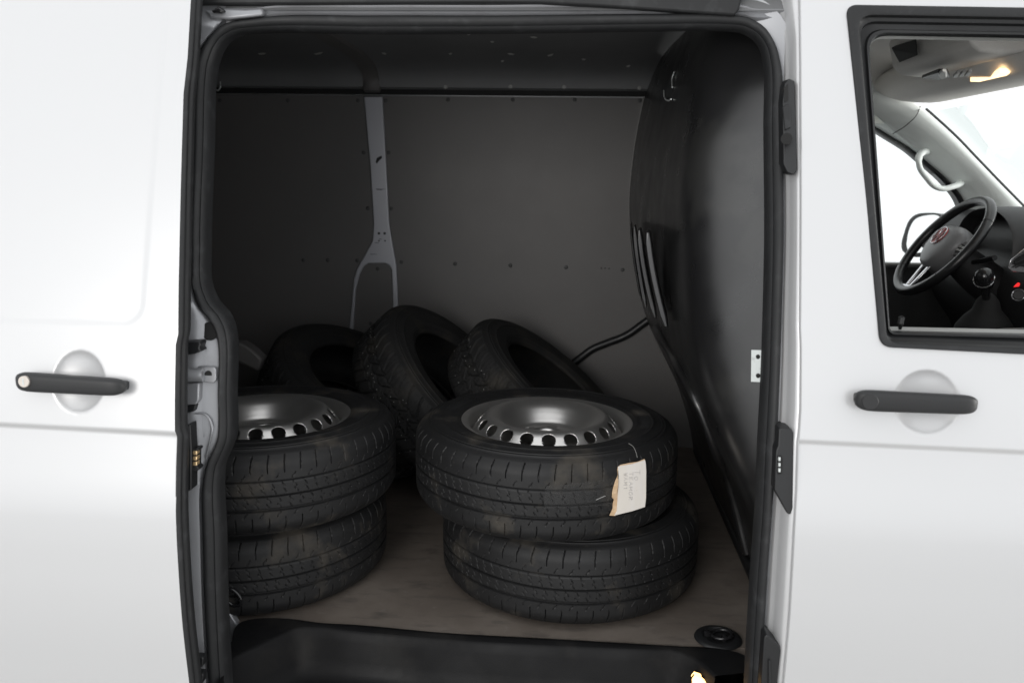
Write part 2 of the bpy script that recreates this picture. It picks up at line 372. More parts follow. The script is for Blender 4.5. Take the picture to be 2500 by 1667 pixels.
# --- opening: rubber seal between inner and outer outline
IN_PX = [(556, 1690), (549, 1560), (544, 1440), (541, 1300), (536, 1178), (540, 1138), (554, 1105), (567, 1071), (569, 1044), (567, 968), (567, 822), (563, 799), (550, 769), (523, 738), (506, 700), (503, 600), (511, 344), (516, 191), (521, 161), (534, 122), (553, 96), (580, 83), (630, 78), (900, 80), (1200, 79), (1600, 73), (1755, 72), (1812, 76), (1843, 92), (1862, 119), (1870, 155), (1871, 306), (1873, 600), (1871, 700), (1864, 923), (1855, 1100), (1850, 1236), (1839, 1389), (1828, 1570), (1822, 1690)]
OUT_PX = [(511, 1690), (504, 1560), (498, 1440), (494.6, 1300), (495, 1180), (505, 1130), (519, 1101), (532, 1067), (534, 1040), (533, 968), (531, 826), (525, 803), (508, 776), (483, 742), (471, 700), (467, 600), (473, 383), (478, 200), (483, 142), (496, 113), (515, 86), (545, 60), (620, 45), (900, 38), (1200, 38), (1600, 34), (1765, 35), (1831, 44), (1868, 68), (1895, 112), (1907, 160), (1911, 306), (1914, 600), (1911, 700), (1904, 923), (1896, 1100), (1886, 1236), (1875, 1389), (1864, 1570), (1858, 1690)]
def dens2(P, n):
    P = np.array(P, float); return P
def fine(pxs, off, n=260):
    P3 = np.array([on(u, v, off) for u, v in pxs]); return P3
i3 = fine(IN_PX, .062); o3 = fine(OUT_PX, .048)
# common parameter so that both outlines keep their pairing
mid = (i3+o3)/2; dd = np.r_[0, np.cumsum(np.linalg.norm(np.diff(mid, axis=0), axis=1))]
def resamp(P, n=300):
    T = np.gradient(P, dd, axis=0); out = []
    for q in np.linspace(0, dd[-1], n):
        i = min(np.searchsorted(dd, q, 'right')-1, len(dd)-2); h = dd[i+1]-dd[i]; t = (q-dd[i])/h
        m0 = T[i]; m1 = T[i+1]
        out.append((2*t**3-3*t**2+1)*P[i]+(t**3-2*t**2+t)*h*m0*.8+(-2*t**3+3*t**2)*P[i+1]+(t**3-t**2)*h*m1*.8)
    return np.array(out)
I3, O3 = resamp(i3), resamp(o3)
def sc(t, dy): p = O3*(1-t)+I3*t; p = p.copy(); p[:, 1] += dy; return p
seal = loft('opening_seal', [sc(-.02, .014), sc(0, .002), sc(.06, -.006), sc(.2, -.0115), sc(.42, -.0125), sc(.60, -.010), sc(.66, -.0065), sc(.72, -.0085), sc(.86, -.0065), sc(.97, .001), sc(1.0, .010), sc(.99, .03)], M['rubber'], van, angle=70)
# hidden return that closes the seal against the lining
loft('opening_return', [sc(.98, .028), sc(.80, .04), sc(.6, .055)], M['hole'], seal)

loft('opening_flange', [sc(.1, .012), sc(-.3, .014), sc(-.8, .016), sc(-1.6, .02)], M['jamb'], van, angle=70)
# --- pillar between the opening and the front door, painted
rs = [k for k in range(len(O3)) if k >= 205]
Oz = O3[rs]; selz = Oz[:, 2]
def shutx(z): return np.interp(z, zf, xs0)
zz = np.linspace(-.40, 1.42, 160)
ox = np.interp(zz, selz[::-1], Oz[:, 0][::-1]); topz = O3[:, 2].max()
ox = np.where(zz > 1.30, np.interp(zz, [1.30, 1.42], [ox[np.searchsorted(zz, 1.30)], ox[np.searchsorted(zz, 1.30)]-.03]), ox)
def pcurve(f, off): x = ox*(1-f)+shutx(zz)*f; return np.stack([x, ys(zz)+off, zz], -1)
bp_ = loft('b_pillar', [pcurve(-.1, .075), pcurve(.04, .066), pcurve(.16, .060), pcurve(.22, .052), pcurve(.26, .050), pcurve(.42, .047), pcurve(.46, .040), pcurve(.56, .028), pcurve(.70, .017), pcurve(.86, .011), pcurve(.95, .011), pcurve(.985, .016), pcurve(1.01, .05)], M['paint'], van, angle=60)
def plate(name, px, off, depth, m, parent, bevel=.002):
    P = [on(u, v, off) for u, v in px]; return prism(name, P, (0, depth, 0), m, parent, bevel)
# black guide block, contact plate and lower latch on the pillar
gb = plate('guide_block', [(1916, 205), (1926, 192), (1940, 198), (1947, 415), (1938, 428), (1922, 420), (1913, 400), (1911, 250)], .004, .05, M['black'], bp_)
P_ = on(1921, 340, .0); P_[1] -= .002
lathe('guide_socket', [(.0, .004), (.006, .004), (.0065, -.001), (.0095, -.001), (.0105, .004), (.0105, .016)][::-1], P_, (-.3, -1, 0), M['hole'], gb, nseg=28)
plate('guide_lug', [(1911, 262), (1925, 252), (1931, 262), (1932, 310), (1917, 318)], -.001, .02, M['rubber'], gb)
plate('guide_groove', [(1914, 215), (1924, 205), (1925, 245), (1915, 250)], .0025, .02, M['hole'], gb, bevel=0)
cp = plate('contact_plate', [(1902, 1046), (1930, 1046), (1937, 1056), (1936, 1240), (1930, 1256), (1922, 1254), (1891, 1195), (1895, 1100), (1900, 1088)], .010, .05, M['black'], bp_)
plate('contact_recess', [(1899, 1112), (1908, 1112), (1911, 1120), (1909, 1156), (1900, 1158), (1897, 1150)], .0085, .02, M['hole'], cp, bevel=0)
for v in (1121, 1134.5, 1148): plate('contact', [(1901, v-4.5), (1906.5, v-4.5), (1906, v+4.5), (1900.5, v+4.5)], .005, .02, M['galv'], cp, bevel=.001)
lk_ = plate('door_latch', [(1866, 1556), (1872, 1548), (1904, 1577), (1906, 1590), (1893, 1700), (1856, 1700)], .010, .05, M['black'], bp_)
plate('latch_rod', [(1877, 1612), (1882, 1612), (1884, 1700), (1876, 1700)], .004, .02, M['rubber'], lk_, bevel=.002)

# --- rear jamb between sliding door edge and seal
ls = [k for k in range(len(O3)) if k <= 118]
Lz = O3[ls]; zj = np.linspace(-.40, 1.40, 200)
o_ = np.argsort(Lz[:, 2]); lx = np.interp(zj, Lz[o_, 2], Lz[o_, 0])
lx = np.where(zj > 1.28, np.interp(zj, [1.28, 1.40], [np.interp(1.28, zj, lx), np.interp(1.28, zj, lx)+.09]), lx)
def jc(dx, off): return np.stack([lx+dx, ys(zj)+off, zj], -1)
def jx(x, off): return np.stack([np.minimum(np.full(len(zj), x), lx-.004), ys(zj)+off, zj], -1)
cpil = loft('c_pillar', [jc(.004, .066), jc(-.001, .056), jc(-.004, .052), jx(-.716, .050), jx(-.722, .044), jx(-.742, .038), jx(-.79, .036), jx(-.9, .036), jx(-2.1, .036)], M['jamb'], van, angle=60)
# swage that steps out below the striker
sw = [on(u, v, .044) for u, v in ((462, 1012), (485, 1008), (503, 1012), (512, 1020), (517, 1034), (514, 1070), (507, 1100), (503, 1120))]
tube('pillar_swage', smoothpath(sw, 40), .0035, M['jamb'], cpil, sq=.6)
P_ = on(512, 808, .046)
lathe('access_hole', [(.0, 0), (.0155, 0), (.0170, .0004), (.0185, -.001)][::-1], P_, (0, -1, .25), M['hole'], cpil, nseg=32)
sp = plate('striker_plate', [(484, 894), (523, 896), (527, 902), (527, 928), (521, 935), (486, 932), (480, 926), (480, 900)], .038, .010, M['jamb'], cpil, bevel=.0015)
P_ = on(508, 914, .0375)
lathe('screw_hole', [(.0, -.0005), (.0075, -.0005), (.008, -.001)][::-1], P_, (0, -1, .2), M['hole'], sp, nseg=24)
pa, pb = on(440, 915, .025), on(496, 915, .032)
tube('striker_bar', [pa, pb], .0135, M['jamb'], cpil, nseg=20)
plate('pillar_bracket', [(450, 935), (486, 935), (485, 978), (478, 988), (450, 990)], .030, .02, M['jamb'], cpil, bevel=.003)
plate('rubber_stop', [(448, 836), (484, 834), (490, 838), (486, 850), (491, 858), (474, 864), (448, 868)], .012, .03, M['black'], cpil)
plate('cable_bung', [(450, 992), (478, 988), (474, 1004), (450, 1010)], .030, .02, M['black'], cpil)
plate('latch_strip', [(452, 1040), (464, 1036), (467, 1100), (467, 1196), (452, 1202)], -.012, .03, M['black'], cpil)
ct = plate('contact_block', [(456, 1098), (482, 1094), (485, 1098), (480, 1104), (480, 1138), (486, 1144), (482, 1150), (456, 1147)], -.004, .022, M['black'], cpil, bevel=.001)
for v in (1106, 1119.5, 1132.5): plate('contact', [(470, v-5), (480.5, v-5), (480.5, v+4.5), (470, v+4.5)], -.007, .015, M['brass'], ct, bevel=.0015)
for v in (1600, 1640): plate('edge_clip', [(474, v+4), (494, v+4), (496, v+8), (494, v+28), (478, v+30)], .006, .02, M['black'], cpil)

# --- upper rail above the opening
tx = np.linspace(-1.0, .44, 120)
topz_ = 1.358
def rail(z, off): return np.stack([tx, np.full(len(tx), float(ys(z))+off), np.full(len(tx), z)], -1)
tk = [k for k in range(len(O3)) if 105 <= k <= 215]
Tz = O3[tk]; oo = np.argsort(Tz[:, 0]); sealtop = np.interp(tx, Tz[oo, 0], Tz[oo, 2]); sealy = np.interp(tx, Tz[oo, 0], Tz[oo, 1])
sealtop = np.maximum(sealtop, Tz[:, 2].max()-.012)
def rc(dz, dy): return np.stack([tx, sealy.max()+dy+0*tx, sealtop+dz], -1)
up = loft('guide_rail', [rc(-.012, .02), rc(.000, .004), rc(.004, .000), rc(.008, .003), rc(.012, .004), rc(.016, -.002), rc(.019, -.003), rc(.023, .004), rc(.03, .012), rc(.05, .015)], M['jamb'], van, angle=70)
# black cover strip under the roof edge, deeper towards the front
bt = [on(u, v, .03) for u, v in ((488, 13), (900, 11), (1200, 9), (1320, 10), (1450, 16), (1640, 28), (1790, 38), (1797, 36), (1804, 24), (1810, -3))]
bt = np.array(bt); Y0 = bt[:, 1].min()
pts = [(p[0], Y0, p[2]) for p in bt]
prism('rail_cover', pts+[(pts[-1][0]+.02, Y0, 1.42), (pts[0][0]-.02, Y0, 1.42), (pts[0][0]-.02, Y0, pts[0][2])], (0, .05, 0), M['rubber'], van, bevel=.004)
plate('rail_end_bracket', [(497, 26), (545, 20), (600, 22), (640, 20), (640, 38), (560, 47), (512, 47), (508, 36)], .030, .03, M['jamb'], up, bevel=.005)
plate('rail_roller', [(513, 27), (533, 15), (549, 27), (540, 32), (520, 31)], .02, .02, M['gloss'], up, bevel=.004)

# --- roof, far side, rear end and underside close the body
def extr_x(name, prof, x0, x1, m, parent, nx=2, **k):
    return loft(name, [[(x, y, z) for y, z in prof] for x in np.linspace(x0, x1, nx)], m, parent, **k)
roofp = [(.22, 1.425), (.27, 1.46), (.45, 1.475), (.93, 1.48), (1.41, 1.475), (1.59, 1.46), (1.66, 1.40)]
extr_x('roof', roofp, -2.15, 1.10, M['paint'], van)
farp = [(1.66, 1.40)]+[(1.86-float(ys(z)), z) for z in (1.3, 1.1, .9, .77, .58, .3, 0, -.35)]
extr_x('body_side_panel', farp, -2.15, .60, M['paint'], van)
box('tail_panel', (-2.2, .0, -.3), (-2.15, 1.86, 1.43), M['paint'], van)
box('underbody', (-2.15, .0, -.36), (1.6, 1.86, -.30), M['black'], van)
box('side_sill', (-1.9, -.03, -.36), (1.5, .02, -.2), M['paint'], van)

# --- load compartment
fl = mk('cargo_floor', [(-2.14, .215, 0), (.62, .215, 0), (.62, 1.7, 0), (-2.14, 1.7, 0), (-2.14, .215, -.02), (.62, .215, -.02)], [[0, 1, 2, 3], [4, 5, 1, 0]], M['floor'], van, smooth=False)
WY = 1.66
def wp(u, v, y=WY): return aty(u, v, y)
zt = wp(1000, 235)[2]
pil_x = wp(918, 300)[0]
wall = box('wall_panel', (-2.14, WY, -.0), (pil_x, WY+.012, zt), M['wall'], van, bevel=0)
wall2 = box('wall_panel', (pil_x+.0002, WY, -.0), (.62, WY+.012, zt), M['wall'], van, bevel=0)
box('edge_highlight_strip', (pil_x+.02, WY-.002, zt+.0005), (.60, WY+.010, zt+.0028), M['jamb'], wall2, bevel=0)  # paler strip stands in for the highlight along the board's top edge
# forked pillar of the far side showing between the boards
outl = [(888, 236), (903, 400), (912, 547), (909, 588), (887, 629), (872, 655), (863.5, 681), (856, 767), (851, 830), (845, 1000), (857, 1000), (861, 830), (868, 708), (878, 670), (888, 651), (899, 643), (940, 643), (950, 648), (956, 658), (959, 746), (961, 1000), (975, 1000), (972, 746), (967.6, 649), (957, 588), (950, 547), (942.6, 400), (934, 236)]
prism('side_pillar', [wp(u, v, WY-.014) for u, v in outl], (0, .013, 0), M['pillarpaint'], van, bevel=.004, seg=3)
fk = van.children[-1] if False else bpy.data.objects['side_pillar']
for (u, v, r) in ((925, 570, .005), (939, 570, .005), (925, 588, .0032), (940, 588, .0032)):
    lathe('pillar_hole', [(0, 0), (r, 0), (r, -.002)][::-1], wp(u, v, WY-.0145), (0, -1, 0), M['hole'], fk, nseg=16)
P0 = [wp(u, v, WY-.0148) for u, v in ((917, 396), (920, 386), (931, 380), (933, 386), (926, 392), (920, 400))]
prism('pillar_scuff', P0, (0, .0005, 0), M['rubber'], fk, bevel=0)
for (u, v, l) in ((918, 461, 22), (920, 463, 14), (915, 592, 10), (904, 620, 16), (926, 583, 6)):
    prism('pillar_scratch', [wp(u, v, WY-.0147), wp(u+l, v+.6, WY-.0147), wp(u+l, v+1.6, WY-.0147), wp(u, v+1.2, WY-.0147)], (0, .0004, 0), M['rubber'], fk, bevel=0)
def rivet(u, v, parent, r=.0075, y=WY, m=None):
    lathe('rivet', [(0, .0035), (r*.6, .003), (r, .0012), (r*1.02, 0)][::-1], wp(u, v, y), (0, -1, 0), m or M['rivet'], parent, nseg=12, cap=False)
for u, v in ((537, 246), (703, 246), (874, 246), (741, 635), (800, 635), (872, 636), (888, 373), (898, 509), (905, 790)): rivet(u, v, wall)
for u, v in ((942, 246), (1094, 244), (1252, 244), (1403, 244), (1562, 246), (949, 373), (955, 509), (980, 640), (1111, 644), (1246, 648), (1382, 653), (1520, 659), (922, 656), (1468, 655), (1477, 655), (1487, 656)): rivet(u, v, wall2, r=.0075 if (u, v) not in ((1468, 655), (1477, 655), (1487, 656)) else .0028)
# roof lining
linp = [(1.66, zt+.022), (1.645, zt+.0215), (1.640, zt+.027), (1.636, zt+.05), (1.615, zt+.078), (1.56, 1.412), (1.46, 1.428), (1.2, 1.437), (.9, 1.44), (.5, 1.437), (.34, 1.425), (.26, 1.40), (.235, 1.36)]
LP = smoothpath([(0, y, z) for y, z in linp], 60)[:, 1:]
lin = extr_x('roof_lining', LP, -2.14, .5, M['lining'], van, angle=60)
box('seam_shade_strip', (-2.14, WY-.004, zt+.006), (.6, WY+.02, zt+.03), M['hole'], van, bevel=0)  # dark strip colours in the shadow under the lining's overhanging lip
bx0 = wp(888, 236)[0]; bx1 = wp(932, 236)[0]
LB = [(y-(0 if z > 1.35 else .010), z-(.012 if z > 1.33 else 0)) for y, z in LP]
loft('roof_bow', [[(bx0, y+.012, z+.013) for y, z in LB]]+[[(x, y, z) for y, z in LB] for x in (bx0+.006, (bx0+bx1)/2, bx1-.006)]+[[(bx1, y+.012, z+.013) for y, z in LB]], M['wall'], van, angle=60)
def onlin(u, v):
    d = ray(u, v); best = None
    for i in range(1, len(LP)-1):
        (y0, z0), (y1, z1) = LP[i], LP[i+1]
        # intersect ray with segment in the y,z plane
        A = np.array([[d[1], -(y1-y0)], [d[2], -(z1-z0)]]); b = np.array([y0-CAM[1], z0-CAM[2]])
        if abs(np.linalg.det(A)) < 1e-9: continue
        t, s = np.linalg.solve(A, b)
        if 0 <= s <= 1 and t > 0 and (best is None or t > best[0]): best = (t, CAM+d*t)
    return best[1] if best else None
for (u, v) in ((687, 216), (1088, 213), (1246, 212), (1377, 213), (1561, 215), (560, 217)):
    p = onlin(u, v)
    if p is not None: lathe('rivet', [(0, .003), (.0055, .0025), (.008, .0)][::-1], p, (0, -1, 0), M['galv'] if False else M['seal_grey'], lin, nseg=10, cap=False)
for i, (u, v, l) in enumerate(((640, 130, 20), (778, 129, 22), (938, 130, 12), (1100, 130, 9), (1248, 131, 18), (1202, 101, 10), (1227, 148, 8), (1303, 90, 18), (1344, 133, 16), (1425, 144, 11), (1534, 160, 11), (1145, 82, 10))):
    dv = random.uniform(-.35, .35)
    q = [onlin(u-l/2, v-1.6-dv*l/2), onlin(u+l*.1, v-2.4), onlin(u+l/2, v+dv*l/2), onlin(u+l*.2, v+2.2), onlin(u-l*.3, v+1.0-dv*l/2)]
    if all(p is not None for p in q):
        prism('scuff_mark', [p+(0, -.002, -.003) for p in q], (0, .0006, .0008), M['scuff'], lin, bevel=0)
tube('coat_hook', smoothpath([wp(u, v, 1.60) for u, v in ((538, 200), (537, 216), (531, 222), (525, 218), (523, 212))], 20), .0022, M['galv'], lin, nseg=8)
# inner side behind the open door, rear bulkhead
loft('side_lining', [jc(-.012, .085), jc(-.03, .115), jc(-.10, .125), jx(-2.14, .125)], M['lining'], van)
box('tail_lining', (-2.14, .1, -.02), (-2.12, 1.7, 1.42), M['lining'], van)
# wheel-arch top and sill trim at the rear edge
prism('wheel_arch', [wp(u, v, 1.15) for u, v in ((540, 836), (590, 838), (617, 856), (640, 878), (630, 908), (572, 880), (540, 868))], (0, .06, .0), M['wall'], van, bevel=.008)
prism('corner_gusset', [aty(u, v, .205) for u, v in ((544, 1475), (552, 1482), (583, 1532), (560, 1572), (540, 1600))], (0, .02, 0), M['jamb'], van, bevel=.003)

# --- black moulded partition
SIL = [(1665, 85), (1640, 118), (1617, 153), (1605, 184), (1590, 245), (1579, 298), (1563, 402), (1556, 478), (1556, 560), (1562, 640), (1572, 710), (1588, 778), (1605, 838), (1640, 910), (1683, 990)]
sx = np.array([aty(u, v, 1.25) for u, v in SIL])
zrow = np.linspace(0, 1.43, 90)
oz = np.argsort(sx[:, 2]); XS = np.interp(zrow, np.r_[0, .12, sx[oz, 2]], np.r_[.50, .47, sx[oz, 0]])
XS = np.convolve(np.pad(XS, 4, 'edge'), np.ones(9)/9, 'valid')
XN = np.interp(zrow, [0, .2, .5, .9, 1.12, 1.22, 1.32, 1.43], [.47, .455, .42, .40, .395, .415, .46, .53])
YN = ys(zrow)+.085
rows = []
def plan(xn, xs_, dy):
    k = .036; xs_ = xs_+.034*np.maximum(0, 1-dy/1.0); q = (xn-1.3*dy-xs_)/k
    return xs_+k*np.logaddexp(0, q)
for k in range(len(zrow)):
    r = [(float(plan(XN[k], XS[k], y)), YN[k]+y, zrow[k]) for y in np.linspace(0, .5, 64)]
    for y in (.75, .9, 1.05, 1.25, 1.45, 1.659): r.append((float(plan(XN[k], XS[k], y-YN[k])), y, zrow[k]))
    rows.append(r)
part = loft('partition', rows, M['partition'], van, angle=180)
part['label'] = 'black moulded partition bulging into the load space'
# louvred ribs
for (a, b, w, y0) in (((1582, 566), (1627, 800), 16, .50), ((1561, 560), (1600, 778), 13, .66), ((1549, 552), (1577, 752), 8, .84), ((1540, 545), (1566, 735), 6, 1.05)):
    px = []
    n = 9
    cl = [(a[0]+(b[0]-a[0])*(t**1.5), a[1]+(b[1]-a[1])*t) for t in np.linspace(0, 1, n)]
    left = [(u-w/2+(3 if i in (0, n-1) else 0), v) for i, (u, v) in enumerate(cl)]; right = [(u+w/2-(3 if i in (0, n-1) else 0), v) for i, (u, v) in enumerate(cl)]
    prism('vent_rib', [aty(u, v, y0) for u, v in left+right[::-1]], (.01, .10, 0), M['partition'], part, bevel=.004, seg=3)
def onpart(u, v):
    # walk the ray until it passes in front of the partition surface
    d = ray(u, v)
    for t in np.linspace(1.55, 3.2, 1200):
        p = CAM+d*t
        if p[0] > plan(np.interp(p[2], zrow, XN), np.interp(p[2], zrow, XS), p[1]-np.interp(p[2], zrow, YN)) and p[1] > np.interp(p[2], zrow, YN): return p
    return CAM+d*2.0
q = [onpart(u, v) for u, v in ((1838, 853), (1866, 854), (1864, 932), (1837, 931))]
c = np.mean(q, 0); q = [c+(p-c) for p in q]
pl = prism('latch_plate', [p+(-.004, -.004, 0) for p in q], (.002, .002, 0), M['galv'], part, bevel=.0005)
for (u, v) in ((1855, 870), (1855, 916)):
    lathe('screw', [(0, .0025), (.004, .002), (.0048, 0)][::-1], onpart(u, v)+(-.004, -.004, 0), (-.5, -.8, 0), M['hole'], pl, nseg=14)
tube('edge_hook', smoothpath([onpart(u, v)+(-.004, -.002, 0) for u, v in ((1650, 176), (1646, 186), (1645, 214))], 12), .0022, M['galv'], part, nseg=8)
tube('edge_hook', smoothpath([onpart(u, v)+(-.004, -.002, 0) for u, v in ((1624, 222), (1625, 236), (1630, 244), (1637, 246), (1642, 243))], 16), .0022, M['galv'], part, nseg=8)
# thick moulded ridge along the swept lower edge
rd = smoothpath([onpart(u, v)+(-.002, -.002, 0) for u, v in ((1606, 800), (1632, 850), (1668, 910), (1704, 985), (1742, 1075), (1780, 1175), (1806, 1265), (1826, 1350))], 60)
tube('partition_ridge', rd, .013+.004*np.sin(np.linspace(0, 22, 60)), M['partition'], part, nseg=14)
# bottom flange bead of the partition
fb = []
for t in np.linspace(0, 1, 30):
    y = .18+1.4*t; fb.append((.50, y, .012))
tube('partition_foot', fb, .014, M['black'], part)
# black cable along the far wall
cab = smoothpath([wp(u, v, WY-.012) for u, v in ((1330, 925), (1400, 886), (1450, 850), (1480, 838), (1530, 818), (1570, 790), (1610, 762), (1650, 745))], 60)
tube('wall_cable', cab, .0145, M['black'], van, nseg=10)

# --- step well and floor edge
lip_b = [(538, 1660), (560, 1600), (602, 1513), (640, 1508), (698, 1509), (787, 1520), (847, 1523), (1100, 1545), (1300, 1556), (1662, 1577), (1760, 1583), (1815, 1597), (1840, 1640)]
lip_f = [(540, 1700), (567, 1611), (640, 1573), (698, 1545), (728, 1532), (772, 1531), (847, 1539), (1100, 1562), (1408, 1579), (1600, 1587), (1654, 1590), (1690, 1606), (1745, 1650)]
lb = smoothpath([atz(u, v, .006) for u, v in lip_b], 90); lf = smoothpath([atz(u, v, .004) for u, v in lip_f], 90)
inw = lambda P, dy, dz: np.array([(p[0], p[1]+dy, p[2]+dz) for p in P])
cx = -.12
def shrink(P, k, dy, z): return np.array([(cx+(p[0]-cx)*k, p[1]+dy, z) for p in P])
step = loft('entry_step', [inw(lb, .004, -.012), inw(lb, 0, 0), lf*.35+lb*.65+(0, 0, .001), lf*.9+lb*.1+(0, 0, .001), lf, inw(lf, -.004, -.004), shrink(lf, .99, -.010, -.02), shrink(lf, .975, -.020, -.06), shrink(lf, .965, -.028, -.085), shrink(lf, .955, -.040, -.097), shrink(lf, .93, -.06, -.10), shrink(lf, .90, -.09, -.10), np.array([(p[0]*.9+cx*.1, -.03, -.10) for p in lf]), np.array([(p[0], -.06, -.14) for p in lf])], M['step'], van, angle=70)
box('step_backing', (-.80, -.045, -.25), (.45, .21, -.16), M['hole'], van)
for k in range(4):
    box('tread_rib', (-.52, .085-.028*k, -.099), (.22, .097-.028*k, -.0955), M['step'], step, bevel=.001)
# sill plate sides so the well is closed
sl = [aty(u, v, .10) for u, v in ((1692, 1690), (1690, 1660), (1697, 1650), (1712, 1655), (1730, 1672), (1738, 1690))]
prism('step_lamp', sl, (.0, .02, .0), M['steplamp'], van, bevel=.002)
cl = np.mean(sl, 0); prism('lamp_housing', [cl+(p-cl)*1.25+(0, .006, -.004) for p in sl], (.03, .10, -.02), M['step'], step, bevel=.003)
bpy.data.objects['step_lamp']['label'] = 'lit orange step lamp'
# lashing point sunk in the floor
tc_ = atz(1753, 1555, .004)
lash = lathe('lashing_point', [(.010, .001), (.030, .001), (.034, .004), (.036, .006), (.038, .006), (.047, .004), (.052, .0015), (.054, -.002)][::-1], tc_, (0, 0, 1), M['black'], van, nseg=40)
rg = [tc_+(.022*math.cos(a)+.008, .020*math.sin(a),   .008+.003*math.cos(a)) for a in np.linspace(0, 2*math.pi, 28, endpoint=False)]
tube('ring', rg, .0042, M['gloss'], lash, closed=True, nseg=10)
tube('anchor_bolt', [tc_+(-.024, .004, 0), tc_+(-.024, .004, .012), tc_+(-.024, .004, .0135)], [.009, .009, .005], M['gloss'], lash, nseg=12)
tube('anchor_bolt', [tc_+(.012, -.012, 0), tc_+(.012, -.012, .012), tc_+(.012, -.012, .0135)], [.007, .007, .004], M['gloss'], lash, nseg=12)
# strap loop hanging by the rear pillar
lo = [aty(u, v, .195) for u, v in ((546, 1440), (562, 1438), (578, 1447), (588, 1462), (584, 1476), (568, 1477), (556, 1470), (548, 1474), (543, 1490))]
tube('strap_loop', smoothpath(lo, 40), .005, M['gloss'], van, nseg=10)

# ---------------------------------------------------------------- cab seen through the front door window
FYs = lambda z: 1.86-float(ys(z))
# headliner
hp = [(.20, 1.36), (.24, 1.40), (.34, 1.425), (.7, 1.435), (1.2, 1.435), (1.45, 1.425), (1.60, 1.39), (1.66, 1.34), (1.69, 1.27), (1.70, 1.235)]
HP = smoothpath([(0, y, z) for y, z in hp], 50)[:, 1:]
extr_x('headliner', HP, .50, 1.12, M['cloth'], van, nx=4, angle=180)
# header over the windscreen, rounded, from side to side
def header():
    V = []; ny = 60; ns = 24
    for i in range(ny):
        y = .22+(1.66-.22)*i/(ny-1)
        e = max(.02, 1-max(0, (y-1.46)/.20)**2.5)**.5
        for j in range(ns):
            a = 2*math.pi*j/ns; ca, sa = math.cos(a), math.sin(a)
            V.append((1.16+.115*math.copysign(abs(ca)**.75, ca), y, 1.355+.062*e*math.copysign(abs(sa)**.8, sa)-.010*ca))
    return mk('windscreen_header', V, gridfaces(ny, ns, False, True).tolist()+[list(range(ns)), [(ny-1)*ns+j for j in range(ns)][::-1]], M['cloth'], van, angle=60)
fixnormals(header())
# overhead console with open tray, switch and lit reading lamp
con = prism('overhead_console', [aty(u, v, 1.10) for u, v in ((2166, 102), (2178, 170), (2200, 186), (2240, 190), (2290, 186))]+[aty(2300, 90, 1.10), aty(2215, 82, 1.10)], (0, -.50, .0), M['cloth'], van, bevel=.012, seg=4)
prism('tray_opening', [aty(u, v, 1.095) for u, v in ((2172, 118), (2183, 158))]+[aty(u, v, .86) for u, v in ((2239, 136), (2235, 98))], (.0015, 0, .002), M['hole'], con, bevel=0)
zc_ = aty(2300, 190, .85)[2]
l1 = [atz(u, v, zc_-.001) for u, v in ((2368, 200), (2418, 192), (2440, 178), (2465, 180), (2450, 192), (2400, 201))]
prism('reading_lamp', l1, (0, 0, .012), M['lamp'], con, bevel=.001)
bpy.data.objects['reading_lamp']['label'] = 'lit warm reading lamp'
prism('sunroof_switch', [atz(u, v, zc_-.002) for u, v in ((2250, 193), (2290, 178), (2312, 178), (2318, 190), (2296, 196))], (0, 0, .01), M['black'], con, bevel=.002)
prism('switch_knob', [atz(u, v, zc_-.008) for u, v in ((2290, 186), (2300, 176), (2310, 178), (2312, 190), (2298, 196))], (0, 0, .01), M['seal_grey'], con, bevel=.003)
for du in (0, 14, 28):
    prism('lamp_button', [atz(u+du, v-du*.1, zc_-.0015) for u, v in ((2326, 190), (2336, 180), (2344, 180), (2336, 191))], (0, 0, .008), M['seal_grey'], con, bevel=.001)
# far pillar beside the windscreen
WE = [(2060, 268), (2120, 300), (2168, 329), (2230, 368), (2255, 389), (2314, 440), (2350, 484), (2366, 530), (2378, 590), (2386, 660)]
SE = [(2130, 190), (2185, 225), (2246, 259), (2292, 298), (2330, 333), (2385, 390), (2440, 447), (2500, 508), (2560, 570), (2620, 640)]
we = smoothpath([aty(u, v, 1.74) for u, v in WE], 60); se = smoothpath([aty(u, v, 1.64) for u, v in SE], 60)
bul = lambda t, d: we*(1-t)+se*t+np.array([0, -d, 0])
ap = loft('windscreen_pillar', [we+(0, .03, 0), we, bul(.12, .022), bul(.3, .034), bul(.5, .04), bul(.75, .034), bul(.92, .018), se, se+(.01, .03, .0)], M['pillar'], van, angle=60)
tube('windscreen_seal', [p+np.array([.004, .008, .002]) for p in se[13:]], .007, M['black'], ap, nseg=10)
tube('pillar_seam', smoothpath([aty(u, v, y) for u, v, y in ((2247, 260, 1.636), (2236, 284, 1.622), (2214, 305, 1.642), (2180, 327, 1.70))], 24), .0016, M['dash'], ap, nseg=8)
wl_ = we[8:]
loft('window_frame', [wl_+(0, .0, 0), wl_+(-.004, -.002, -.006), np.array([p+(-.006-.010*min(1, i/40), .006, -.009) for i, p in enumerate(wl_)]), np.array([p+(-.006-.010*min(1, i/40), .05, -.009) for i, p in enumerate(wl_)])], M['black'], ap)
# grab handle
gh = smoothpath([aty(u, v, y) for u, v, y in ((2264, 370, 1.71), (2252, 373, 1.67), (2243, 385, 1.645), (2245, 408, 1.64), (2262, 434, 1.64), (2282, 455, 1.64), (2302, 461, 1.645), (2326, 456, 1.655), (2338, 452, 1.67), (2346, 446, 1.71))], 60)
rr = .0125+.005*np.abs(np.linspace(-1, 1, 60))**6
tube('grab_handle', gh, rr, M['pillar'], ap, nseg=14, sq=.8)
